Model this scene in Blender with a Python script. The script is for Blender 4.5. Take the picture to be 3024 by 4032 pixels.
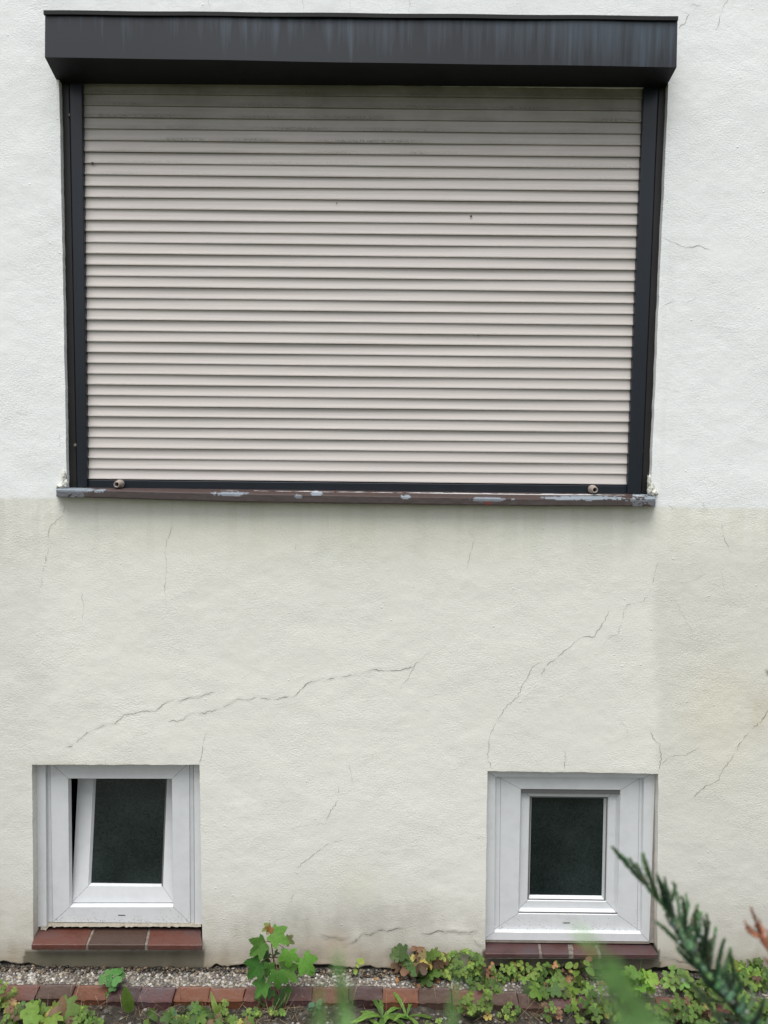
import bpy, math, random
import numpy as np
from mathutils import Vector, Matrix, noise as mn
R = math.radians
rnd = random.Random(7)
for o in list(bpy.data.objects): bpy.data.objects.remove(o)
scene = bpy.context.scene
COL = scene.collection
# ------------------------------------------------------------------ camera
F = 3028.0; D = 2.40; PITCH = R(3.8); ROLL = 0.0125; H = 1.655
fw = Vector((0, math.cos(PITCH), -math.sin(PITCH)))
r0 = Vector((1, 0, 0)); u0 = Vector((0, math.sin(PITCH), math.cos(PITCH)))
rt = r0*math.cos(ROLL) + u0*math.sin(ROLL); up = u0*math.cos(ROLL) - r0*math.sin(ROLL)
CAM = Vector((0, -D, H))
cd = bpy.data.cameras.new('camera'); cam = bpy.data.objects.new('camera', cd); COL.objects.link(cam)
m = Matrix.Identity(4)
for i in range(3):
    m[i][0] = rt[i]; m[i][1] = up[i]; m[i][2] = -fw[i]; m[i][3] = CAM[i]
cam.matrix_world = m
cd.sensor_fit = 'VERTICAL'; cd.sensor_height = 36; cd.sensor_width = 27; cd.lens = 36*F/4032
cd.clip_start = 0.02; cd.clip_end = 500
cd.dof.use_dof = True; cd.dof.focus_distance = 2.5; cd.dof.aperture_fstop = 6.0
scene.camera = cam
# ------------------------------------------------------------------ light (overcast)
SUN_EL, SUN_AZ = R(70), R(198)
w = bpy.data.worlds.new('World'); scene.world = w; w.use_nodes = True
nt = w.node_tree; bg = nt.nodes['Background']
sky = nt.nodes.new('ShaderNodeTexSky'); sky.sky_type = 'NISHITA'; sky.sun_disc = False
sky.sun_elevation = SUN_EL; sky.sun_rotation = SUN_AZ; sky.air_density = 1.0; sky.dust_density = 4.0; sky.ozone_density = 1.0
hs = nt.nodes.new('ShaderNodeHueSaturation'); hs.inputs['Saturation'].default_value = 0.30
nt.links.new(sky.outputs[0], hs.inputs['Color']); nt.links.new(hs.outputs[0], bg.inputs[0]); bg.inputs[1].default_value = 0.09
ld = bpy.data.lights.new('sun', 'SUN'); ld.energy = 1.5; ld.angle = R(50); ld.color = (1, .98, .95)
sun = bpy.data.objects.new('sun', ld); COL.objects.link(sun)
sd = Vector((math.cos(SUN_EL)*math.sin(SUN_AZ), math.cos(SUN_EL)*math.cos(SUN_AZ), math.sin(SUN_EL)))
sun.rotation_euler = (-sd).to_track_quat('-Z', 'Y').to_euler()
vs = scene.view_settings; vs.view_transform = 'Standard'; vs.look = 'None'; vs.gamma = 1; vs.exposure = 1.02
# ------------------------------------------------------------------ helpers
def ray(px, py): return fw + rt*((px-1512)/F) + up*((2016-py)/F)
def P(px, py, Y=0.0):
    d = ray(px, py); return CAM + d*((Y-CAM.y)/d.y)
def G(px, py, Z=0.0):
    d = ray(px, py); return CAM + d*((Z-CAM.z)/d.z)
def PL(px, py, pt, n):
    d = ray(px, py); return CAM + d*((pt-CAM).dot(n)/d.dot(n))
def C(px, py, dist):
    return CAM + ray(px, py)*dist
def proj(v):
    q = v-CAM; z = q.dot(fw); return 1512+F*q.dot(rt)/z, 2016-F*q.dot(up)/z
def interp(pts, x):
    xs = [p[0] for p in pts]; ys = [p[1] for p in pts]; return float(np.interp(x, xs, ys))

class MB:
    def __init__(s): s.v = []; s.f = []; s.m = []; s.c = []; s.sm = []; s.cur = (1, 1, 1, 1)
    def vert(s, p): s.v.append(tuple(p)); s.c.append(s.cur); return len(s.v)-1
    def face(s, pts, mi=0, smooth=False):
        s.f.append([s.vert(p) for p in pts]); s.m.append(mi); s.sm.append(smooth)
    def idx(s, ids, mi=0, smooth=False): s.f.append(list(ids)); s.m.append(mi); s.sm.append(smooth)
    def box(s, a, b, mi=0):
        (x0, y0, z0), (x1, y1, z1) = a, b
        s.hexa([(x0,y0,z0),(x1,y0,z0),(x1,y1,z0),(x0,y1,z0)], [(x0,y0,z1),(x1,y0,z1),(x1,y1,z1),(x0,y1,z1)], mi)
    def hexa(s, lo, hi, mi=0):
        i = [s.vert(p) for p in list(lo)+list(hi)]
        for q in ((3,2,1,0),(4,5,6,7),(0,1,5,4),(1,2,6,5),(2,3,7,6),(3,0,4,7)): s.idx([i[k] for k in q], mi)
    def slab(s, quad, y0, y1, mi=0):          # quad = 4 points (x,z) clockwise from top left, front at y0, back at y1
        f = [(p[0], y0, p[1]) for p in quad]; b = [(p[0], y1, p[1]) for p in quad]
        s.hexa([f[3], f[2], b[2], b[3]], [f[0], f[1], b[1], b[0]], mi)
    def rings(s, rings, smooth=True, mi=0, closed=True, cap=True):
        ids = [[s.vert(p) for p in r] for r in rings]
        n = len(ids[0])
        for a, b in zip(ids, ids[1:]):
            for k in range(n if closed else n-1):
                s.idx([a[k], a[(k+1) % n], b[(k+1) % n], b[k]], mi, smooth)
        if cap: s.idx(ids[0][::-1], mi); s.idx(ids[-1], mi)
    def tube(s, pts, rads, n=6, mi=0, smooth=True):
        pts = [Vector(p) for p in pts]; rr = []
        for i, p in enumerate(pts):
            t = (pts[min(i+1, len(pts)-1)]-pts[max(i-1, 0)]).normalized()
            a = t.cross(Vector((0, 1, .13))).normalized(); b = t.cross(a)
            r = rads[i] if hasattr(rads, '__len__') else rads
            rr.append([p+a*(r*math.cos(2*math.pi*k/n))+b*(r*math.sin(2*math.pi*k/n)) for k in range(n)])
        s.rings(rr, smooth, mi)
    def build(s, name, mats, parent=None, bevel=0, cols=False, seg=2):
        me = bpy.data.meshes.new(name); me.from_pydata(s.v, [], s.f)
        if not isinstance(mats, (list, tuple)): mats = [mats]
        for mm in mats: me.materials.append(mm)
        me.polygons.foreach_set('material_index', s.m); me.polygons.foreach_set('use_smooth', s.sm)
        if cols:
            ca = me.color_attributes.new('Col', 'FLOAT_COLOR', 'POINT')
            ca.data.foreach_set('color', np.array(s.c, dtype=np.float32).ravel())
        me.update()
        o = bpy.data.objects.new(name, me); COL.objects.link(o)
        if parent:
            o.parent = parent
        if bevel:
            bm_ = o.modifiers.new('bevel', 'BEVEL'); bm_.width = bevel; bm_.segments = seg; bm_.limit_method = 'ANGLE'; bm_.angle_limit = R(35)
        return o
def tag(o, label, cat, group=None, kind=None):
    if label: o['label'] = label
    if cat: o['category'] = cat
    if group: o['group'] = group
    if kind: o['kind'] = kind
    return o
def thing(name, label, cat, group=None, loc=(0, 0, 0)):
    o = bpy.data.objects.new(name, None); COL.objects.link(o); o.location = loc; o.empty_display_size = .05
    return tag(o, label, cat, group)

def N(nt, t, **kw):
    n = nt.nodes.new(t)
    for k, v in kw.items():
        if k in ('ins',):
            for a, b in v.items(): n.inputs[a].default_value = b
        else: setattr(n, k, v)
    return n
def mat(name, color=(.5,.5,.5), rough=.6, spec=.5, metal=0, attr=False, var=0.0, vscale=40, vstretch=(1,1,1), var2=None, bump=0, bscale=100, bdist=.001, trans=0, coat=0, detail=6):
    """principled with noise variation of colour and bump, object-space"""
    m = bpy.data.materials.new(name); m.use_nodes = True; nt = m.node_tree; b = nt.nodes['Principled BSDF']; L = nt.links.new
    b.inputs['Roughness'].default_value = rough; b.inputs['Specular IOR Level'].default_value = spec; b.inputs['Metallic'].default_value = metal
    if coat: b.inputs['Coat Weight'].default_value = coat; b.inputs['Coat Roughness'].default_value = .15
    tc = N(nt, 'ShaderNodeTexCoord'); mp = N(nt, 'ShaderNodeMapping'); mp.inputs['Scale'].default_value = vstretch; L(tc.outputs['Object'], mp.inputs[0])
    if attr:
        c = N(nt, 'ShaderNodeVertexColor', layer_name='Col').outputs[0]
    else:
        rgb = N(nt, 'ShaderNodeRGB'); rgb.outputs[0].default_value = (*color, 1); c = rgb.outputs[0]
    if var or var2:
        nz = N(nt, 'ShaderNodeTexNoise', ins={'Scale': vscale, 'Detail': detail, 'Roughness': .6}); L(mp.outputs[0], nz.inputs['Vector'])
        if var2:
            cr = N(nt, 'ShaderNodeMapRange', ins={1: .42, 2: .66}); L(nz.outputs[0], cr.inputs[0])
            mx = N(nt, 'ShaderNodeMix', data_type='RGBA'); L(cr.outputs[0], mx.inputs[0]); L(c, mx.inputs[6]); mx.inputs[7].default_value = (*var2, 1); c = mx.outputs[2]
        if var:
            mr = N(nt, 'ShaderNodeMapRange', ins={1: .25, 2: .75, 3: 1-var, 4: 1+var}); L(nz.outputs[0], mr.inputs[0])
            vm = N(nt, 'ShaderNodeVectorMath', operation='SCALE'); L(c, vm.inputs[0]); L(mr.outputs[0], vm.inputs['Scale']); c = vm.outputs[0]
    L(c, b.inputs['Base Color'])
    if bump:
        n2 = N(nt, 'ShaderNodeTexNoise', ins={'Scale': bscale, 'Detail': 5, 'Roughness': .6}); L(tc.outputs['Object'], n2.inputs['Vector'])
        bp = N(nt, 'ShaderNodeBump', ins={'Strength': bump, 'Distance': bdist}); L(n2.outputs[0], bp.inputs['Height']); L(bp.outputs[0], b.inputs['Normal'])
    if trans:
        tr = N(nt, 'ShaderNodeBsdfTranslucent'); L(c, tr.inputs[0]); ms = N(nt, 'ShaderNodeMixShader', ins={0: trans})
        out = nt.nodes['Material Output']; L(b.outputs[0], ms.inputs[1]); L(tr.outputs[0], ms.inputs[2]); L(ms.outputs[0], out.inputs[0])
    return m
# ---- numpy noise
NT = {}
def vnoise(x, z, s, seed=0):
    x = np.asarray(x, float)*s; z = np.asarray(z, float)*s
    if seed not in NT: NT[seed] = np.random.RandomState(seed).rand(257, 257)
    T = NT[seed]
    xi = np.floor(x).astype(int); zi = np.floor(z).astype(int); fx = x-xi; fz = z-zi
    fx = fx*fx*(3-2*fx); fz = fz*fz*(3-2*fz); a = xi % 256; b = zi % 256; a1 = (a+1) % 256; b1 = (b+1) % 256
    return (T[a, b]*(1-fx)+T[a1, b]*fx)*(1-fz)+(T[a, b1]*(1-fx)+T[a1, b1]*fx)*fz
def fbm(x, z, s, seed=0, o=4):
    t = 0; a = 1; n = 0
    for k in range(o): t = t+a*vnoise(x, z, s*2**k, seed+k*13); n += a; a *= .5
    return t/n
def sstep(e0, e1, x):
    t = np.clip((x-e0)/(e1-e0), 0, 1); return t*t*(3-2*t)

# ------------------------------------------------------------------ house wall
def xz(px, py, Y=0.0):
    p = P(px, py, Y); return (p.x, p.z)
# openings at the wall face: TL TR BR BL
OPS = [
    [xz(232, 300), xz(2632, 330), xz(2562, 1950), xz(262, 1925)],
    [xz(126, 3010), xz(785, 3011), xz(797, 3745), xz(133, 3740)],
    [xz(1919, 3036), xz(2592, 3047), xz(2588, 3765), xz(1910, 3760)],
]
zpaint = P(2700, 1996).z; 
def wall_h(x, z):                               # outward relief of the plaster
    return ((fbm(x, z, 2.0, 3, 2)-.5)*.008 + (fbm(x, z*1.2, 11, 5, 2)-.5)*.0022 + (fbm(x+z*.4, z-x*.3, 45, 9, 2)-.5)*.0008)
CR = [
 ([(255,2943),(285,2937),(320,2905),(345,2883),(385,2868),(415,2852),(455,2848),(490,2812),(545,2805),(565,2800),(615,2797),(640,2775),(690,2749)], 1.5, 1.3),
 ([(695,2760),(740,2750),(795,2742),(810,2733),(828,2727),(855,2728)], 1.2, 1.3),
 ([(660,2840),(720,2834),(745,2808),(810,2806),(860,2790),(900,2773),(935,2750),(965,2756),(1015,2745),(1068,2750)], 1.2, 1.5),
 ([(1075,2760),(1120,2743),(1160,2740),(1205,2692),(1260,2675),(1330,2670),(1380,2656),(1415,2660),(1465,2633),(1510,2643),(1570,2642),(1640,2618)], 1.3, 1.2),
 ([(1575,2712),(1605,2675),(1635,2615),(1665,2595),(1698,2560)], .7, 0),
 ([(1935,3025),(1920,2985),(1925,2935),(1930,2890),(1960,2830),(1995,2780),(2035,2745),(2060,2690),(2085,2650),(2100,2620),(2135,2605)], .9, 0),
 ([(2130,2655),(2150,2620),(2200,2580),(2250,2540),(2285,2510),(2340,2505),(2375,2450),(2398,2405)], .9, 0),
 ([(2440,2470),(2455,2415),(2470,2380),(2530,2370),(2560,2330),(2575,2270),(2590,2215)], .7, .6),
 ([(2395,2510),(2430,2500),(2440,2465)], .7, .5),
 ([(2222,3032),(2226,2990),(2222,2950)], .9, 0),
 ([(2592,3040),(2603,2985),(2598,2935),(2570,2905),(2558,2875)], .9, 0),
 ([(2605,3010),(2640,2975),(2700,2972),(2740,2950),(2758,2938)], .9, 0),
 ([(2730,3135),(2770,3100),(2830,3070),(2845,3030),(2880,2990),(2910,2930),(2960,2870),(3000,2835),(3024,2795),(3060,2760)], 1.1, 0),
 ([(256,1985),(245,2030),(200,2070),(187,2110),(200,2140),(180,2190),(165,2290),(150,2340)], .8, 0),
 ([(680,2065),(665,2110),(650,2160),(658,2230),(650,2300),(655,2370)], .5, 0),
 ([(1845,2080),(1870,2125),(1850,2180),(1838,2240)], .6, 0),
 ([(785,3005),(795,2965),(802,2920),(815,2880)], .8, 0),
 ([(418,3008),(417,2970)], .6, 0),
 ([(2600,930),(2640,950),(2700,975),(2750,968),(2810,985)], .9, 0),
 ([(2600,1210),(2650,1185),(2700,1190),(2750,1170)], .5, 0),
 ([(2590,1520),(2640,1535),(2690,1550)], .5, 0),
 ([(2671,110),(2700,85),(2715,55)], 1.2, 0), ([(2715,25),(2730,15),(2765,25)], .9, 0), ([(2820,120),(2835,70),(2850,20),(2880,-20)], .7, 0),
 ([(1190,0),(1197,20),(1192,48)], .8, 0), ([(1380,0),(1378,30),(1384,45)], .7, 0), ([(1612,0),(1616,15),(1608,46)], .9, 0), ([(820,0),(830,30),(822,45)], .7, 0),
 ([(2870,890),(2880,900)], 1.0, 0), ([(150,900),(170,935)], .6, 0), ([(50,1620),(110,1635)], .6, 0),
 ([(2840,2050),(2848,2110),(2880,2180)], .5, 0), ([(2440,2840),(2470,2860),(2470,2910)], .3, 0),
 ([(1165,3420),(1200,3390),(1240,3360),(1285,3325),(1345,3305)], .7, 0), ([(1075,3395),(1150,3360)], .4, 0),
 ([(1145,3555),(1150,3530),(1163,3508)], .7, 0), ([(1335,3090),(1330,3150),(1300,3200),(1280,3240)], .5, 0), ([(1375,3010),(1390,3090)], .4, 0),
 ([(1877,3299),(1912,3296)], .8, 0),
 ([(2660,2300),(2740,2280),(2830,2225)], .22, 0), ([(2680,2200),(2690,2260)], .22, 0), ([(2840,2240),(2850,2310),(2880,2380)], .22, 0), ([(2600,2340),(2660,2365),(2700,2440),(2730,2500)], .22, 0),
 ([(2740,2440),(2820,2425),(2870,2420)], .22, 0), ([(2700,2510),(2760,2525),(2830,2510)], .22, 0),
 ([(1350,3730),(1400,3708),(1430,3675),(1455,3683),(1490,3663),(1530,3665),(1560,3655),(1600,3655)], 1.6, 2.6),
 ([(1660,3672),(1690,3675),(1720,3664),(1745,3668),(1780,3664),(1805,3670),(1840,3672),(1880,3662)], 2.0, 3.6),
 ([(1865,3700),(1880,3715),(1905,3730)], 2.5, 4.0),
 ([(1250,3672),(1275,3680),(1300,3690),(1340,3695),(1370,3700)], 1.0, 3.0), ([(1265,3690),(1290,3700),(1280,3710)], 1.0, 3.0),
 ([(2480,2060),(2500,2050),(2520,2046)], 1.2, .6), ([(2630,1985),(2650,2005)], 1.2, 1.2), ([(2770,1965),(2775,2000),(2790,2010)], .7, .5),
 ([(2600,3765),(2700,3790),(2800,3795)], 1.2, 1.5), ([(230,1700),(236,1760)], .5, 1.0), ([(1120,3270),(1200,3250),(1330,3235)], .22, 0),
 ([(320,2330),(330,2400),(325,2440)], .4, 0), ([(2870,1840),(2880,1800)], .4, 0), ([(1165,2140),(1163,2165)], .7, 0), ([(1600,1640),(1600,1641)], .1, 0),
]
def refine(pts, px=8, amp=3.4):
    out = []
    for (a, b) in zip(pts, pts[1:]):
        L = math.dist(a, b); n = max(1, int(L/px))
        for k in range(n):
            t = k/n; j = amp if 0 < k else amp*.4
            out.append((a[0]+(b[0]-a[0])*t+rnd.uniform(-j, j), a[1]+(b[1]-a[1])*t+rnd.uniform(-j, j)))
    out.append(pts[-1]); return out
CRQ = [(refine(p_), w_, l_) for p_, w_, l_ in CR]
def crack_relief(x, z):                         # the plaster stands slightly proud above a lifted crack
    out = np.zeros_like(x)
    for q, wd, lip in CRQ:
        if not lip: continue
        pts = [xz(a, b) for a, b in q]; n = len(pts); best = np.full(x.shape, 9.); side = np.zeros_like(x); tt = np.zeros_like(x)
        bx = [p[0] for p in pts]; bz = [p[1] for p in pts]
        sel = (x > min(bx)-.05) & (x < max(bx)+.05) & (z > min(bz)-.05) & (z < max(bz)+.05)
        if not sel.any(): continue
        X, Z = x[sel], z[sel]; b = best[sel]; sd_ = side[sel]; t_ = tt[sel]
        for k in range(n-1):
            ax, az = pts[k]; dx, dz = pts[k+1][0]-ax, pts[k+1][1]-az; L2 = dx*dx+dz*dz+1e-12
            u = np.clip(((X-ax)*dx+(Z-az)*dz)/L2, 0, 1); d = np.hypot(X-ax-u*dx, Z-az-u*dz); s_ = np.sign(dx*(Z-az)-dz*(X-ax))*(1 if dx >= 0 else -1)
            m_ = d < b; b[m_] = d[m_]; sd_[m_] = s_[m_]; t_[m_] = (k+u[m_])/(n-1)
        amp = (.0008 if lip >= 2.5 else .00075)*lip*np.sin(np.pi*np.clip(t_, 0, 1))**.5*(.3+.9*vnoise(X, Z, 30, 77))
        out[sel] += np.where(sd_ > 0, amp*np.exp(-(b/.014)**1.3), -amp*.25*np.exp(-(b/.010)**2))
    return out
def px_arr(x, z):                               # approximate pixel of a wall point
    dx = x; dy = D; dz = z-H
    a = dx*rt.x+dy*rt.y+dz*rt.z; b = dx*up.x+dy*up.y+dz*up.z; c = dx*fw.x+dy*fw.y+dz*fw.z
    return 1512+F*a/c, 2016-F*b/c
def gz(px, py, cx, cy, sx, sy): return np.exp(-((px-cx)/sx)**2-((py-cy)/sy)**2)
def wall_col(x, z):
    px, py = px_arr(x, z)
    n1 = fbm(x, z, 2.2, 21); n2 = fbm(x, z, 9, 22); n3 = fbm(x, z*.35, 26, 23, 4)
    upper = np.array([.795, .82, .815]); lower = np.array([.745, .742, .688])
    k = sstep(-.003, .003, zpaint+(fbm(x, z, 8, 30)-.5)*.006-z)[..., None]
    c = upper*(1-k)+lower*k
    c = c*(1+(n1-.5)*.05+(n2-.5)*.045)[..., None]
    def stain(mask, col):
        nonlocal c
        mask = np.clip(mask, 0, 1)[..., None]; c = c*(1-mask)+np.array(col)*mask
    kk = k[..., 0]
    # paint patch right of the window line is older and greyer
    stain(kk*.55*sstep(2555, 2600, px+(n2-.5)*60)*sstep(2000, 2350, py), (.60, .595, .545))
    stain(kk*.26*(1-sstep(1990, 2330, py+(n2-.5)*120))*sstep(.48, .62, fbm(x, z*.05, 34, 45, 3)), (.56, .57, .47))
    stain(kk*.42*(1-sstep(60, 330, px+(n2-.5)*120)), (.60, .60, .56))
    # yellowish water stains under the sill and to the right
    stain(kk*.35*gz(px, py, 1400, 2080, 1300, 130)*(.4+n2), (.66, .66, .50))
    stain(.40*gz(px, py, 2850, 2850, 180, 240)*(.3+n2), (.70, .66, .45))
    stain(.5*gz(px, py, 3000, 2790, 70, 90)*(n3*1.6-.2), (.50, .42, .28))
    stain(.25*gz(px, py, 1410, 3500, 90, 90), (.66, .66, .45))
    # splash dirt rising from the ground
    hgt = z+(n1-.5)*.16+(n2-.5)*.06
    stain(.75*(1-sstep(.0, .34, hgt))*(.45+n3*.9), (.42, .385, .31))
    stain(.35*(1-sstep(.05, .55, hgt))*(n2*1.1), (.52, .52, .47))
    stain(.5*gz(px, py, 1400, 3640, 420, 90)*n3*1.5, (.38, .375, .34))
    stain(.70*gz(px, py, 1300, 3730, 120, 60)*n3*1.4, (.47, .38, .28))
    stain(.85*(1-sstep(.0, .11, z+(n3-.5)*.09)), (.27, .225, .16))
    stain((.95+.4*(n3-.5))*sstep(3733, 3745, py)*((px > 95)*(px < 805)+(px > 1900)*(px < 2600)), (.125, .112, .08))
    stain(.35*gz(px, py, 240, 3770, 160, 25)*n3, (.10, .12, .05))
    # streaks below the paint line at the left
    st = fbm(x, z*.06, 60, 41, 3)
    stain(kk*.25*(1-sstep(150, 420, px))*(1-sstep(1960, 2300, py))*sstep(.45, .62, st), (.50, .50, .47))
    stain(.16*(1-kk)*sstep(.50, .68, st)*sstep(2700, 2600, px)*sstep(2560, 2640, px), (.5, .5, .5))
    # fine mould lines next to the openings (grime)
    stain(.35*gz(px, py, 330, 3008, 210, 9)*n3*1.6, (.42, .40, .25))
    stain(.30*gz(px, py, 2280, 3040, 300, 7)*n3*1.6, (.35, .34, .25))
    return c

def axis(lo, hi, step, far_lo, far_hi, snaps):
    a = list(np.arange(lo, hi, step))
    for s in snaps:
        i = int(np.argmin([abs(q-s) for q in a])); a[i] = s
    left = [far_lo+(lo-far_lo)*t for t in np.linspace(0, 1, 14)[:-1]]; right = [hi+(far_hi-hi)*t for t in np.linspace(0, 1, 14)]
    return np.array(left+a+right)
op_av = []
for q in OPS:
    op_av.append(((q[0][0]+q[3][0])/2, (q[1][0]+q[2][0])/2, (q[2][1]+q[3][1])/2, (q[0][1]+q[1][1])/2))
xs = axis(-1.45, 1.45, .0065, -7, 7, [a for o in op_av for a in o[:2]])
zs = axis(-.01, 3.25, .0065, -.06, 6.5, [a for o in op_av for a in o[2:]]+[zpaint])
zs = zs[13:]                                     # the skin starts just above the ground
Xg, Zg = np.meshgrid(xs, zs, indexing='ij')
X2, Z2 = Xg.copy(), Zg.copy()
hole = np.zeros((len(xs)-1, len(zs)-1), bool)
rims = []
for q, (x0, x1, z0, z1) in zip(OPS, op_av):
    i0, i1 = np.argmin(abs(xs-x0)), np.argmin(abs(xs-x1)); j0, j1 = np.argmin(abs(zs-z0)), np.argmin(abs(zs-z1))
    hole[i0:i1, j0:j1] = True; rims.append((i0, i1, j0, j1))
    tz = np.clip((Zg-z0)/(z1-z0), 0, 1); tx = np.clip((Xg-x0)/(x1-x0), 0, 1)
    dxl = (q[3][0]*(1-tz)+q[0][0]*tz)-x0; dxr = (q[2][0]*(1-tz)+q[1][0]*tz)-x1
    dzb = (q[3][1]*(1-tx)+q[2][1]*tx)-z0; dzt = (q[0][1]*(1-tx)+q[1][1]*tx)-z1
    ox = np.maximum(np.maximum(x0-Xg, Xg-x1), 0); oz = np.maximum(np.maximum(z0-Zg, Zg-z1), 0); fall = np.clip(1-np.hypot(ox, oz)/.12, 0, 1)
    X2 += (dxl*(1-tx)+dxr*tx)*fall; Z2 += (dzb*(1-tz)+dzt*tz)*fall
    # hand-finished edges
    edge = np.clip(1-np.hypot(ox, oz)/.02, 0, 1)
    X2 += (fbm(Zg*1.0, Xg*.1, 25, 61)-.5)*.003*edge; Z2 += (fbm(Xg, Zg*.1, 40, 62)-.5)*.004*edge
# ragged foot of the plaster
foot = np.clip(1-(Zg-zs[0])/.05, 0, 1)
out_ = np.maximum(sstep(-.56, -.53, Xg), 1-sstep(-1.13, -1.08, Xg)); base_line = -.004+.004*fbm(Xg, Xg*0, 50, 73)+out_*(.016+(fbm(Xg, Xg*0, 12, 71, 3)-.5)*.022+(fbm(Xg, Xg*0, 55, 74, 3)-.5)*.016)
Z2 += foot*(base_line-zs[0])
Hh = wall_h(X2, Z2)+crack_relief(X2, Z2)
# chipped lips where the skin has lifted above the broken foot
Hh += .004*np.clip(1-(Z2-.01)/.03, 0, 1)*fbm(Xg, Zg, 22, 72)
nx, nz_ = Xg.shape
V = np.stack([X2, -Hh, Z2], -1).reshape(-1, 3)
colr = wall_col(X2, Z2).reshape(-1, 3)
I = np.arange(nx*nz_).reshape(nx, nz_)
ok = ~hole
quads = np.stack([I[:-1, :-1][ok], I[1:, :-1][ok], I[1:, 1:][ok], I[:-1, 1:][ok]], -1)
wv = [tuple(a) for a in V]; wc = [(*a, 1) for a in colr]; wf = quads.tolist(); wm = [0]*len(wf)
def wadd(pts, mi=0, col=None):
    ids = []
    for p in pts:
        wv.append(tuple(p)); ids.append(len(wv)-1)
        wc.append((*col, 1) if col is not None else (*wall_col(np.array([p[0]]), np.array([p[2]]))[0], 1))
    wf.append(ids); wm.append(mi)
def rim_loop(i0, i1, j0, j1, depth):
    loop = [(i, j1) for i in range(i0, i1+1)]+[(i1, j) for j in range(j1-1, j0-1, -1)]+[(i, j0) for i in range(i1-1, i0-1, -1)]+[(i0, j) for j in range(j0+1, j1+1)]
    src = [int(I[a]) for a in loop]; n1 = len(src); ids = []
    for a in src: ids.append(len(wv)); wv.append(wv[a]); wc.append(wc[a])
    n0 = len(wv)
    for k, a in enumerate(ids):
        x, y, z = wv[a]; wv.append((x, depth, z)); wc.append(wc[a])
    for k in range(n1-1):
        wf.append([ids[k], ids[k+1], n0+k+1, n0+k]); wm.append(0)
for r_ in rims: rim_loop(*r_, .12)
# returned edge of the ragged foot
ids = [int(I[i, 0]) for i in range(nx)]; n0 = len(wv)
for a in ids:
    x, y, z = wv[a]; wv.append((x, .02, z)); wc.append((.30, .27, .22, 1))
for k in range(nx-1): wf.append([ids[k+1], ids[k], n0+k, n0+k+1]); wm.append(0)
# wall cracks: polylines in photo pixels, width mm, lip mm
CRK = (.20, .19, .165)
for q, wd, lip in CRQ:
    X = np.array([xz(a, b)[0] for a, b in q]); Z = np.array([xz(a, b)[1] for a, b in q]); h = wall_h(X, Z)+crack_relief(X, Z); n = len(q)
    pr = [Vector((X[i], -h[i]-.0012, Z[i])) for i in range(n)]; jn = [vnoise(np.array([i*.45]), np.array([n*1.7]), 1, 91)[0] for i in range(n)]
    wk = [wd*(.00052 if lip else .00068)*max(0, (jn[i]-.22)*1.9 if lip else (jn[i]-.06)*1.35)*min(1, .25+min(i, n-1-i)/3) for i in range(n)]
    for i in range(n-1):
        a, b = pr[i], pr[i+1]; t = b-a
        if t.length < 1e-6 or (wk[i] <= 0 and wk[i+1] <= 0): continue
        t.normalize(); nrm = Vector((-t.z, 0, t.x))
        wadd([a-nrm*wk[i], b-nrm*wk[i+1], b+nrm*wk[i+1], a+nrm*wk[i]], 1, CRK)
me = bpy.data.meshes.new('plaster'); me.from_pydata(wv, [], wf)
ca = me.color_attributes.new('Col', 'FLOAT_COLOR', 'POINT'); ca.data.foreach_set('color', np.array(wc, dtype=np.float32).ravel())
me.polygons.foreach_set('material_index', wm); me.polygons.foreach_set('use_smooth', [i < len(quads) for i in range(len(wf))])

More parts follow.
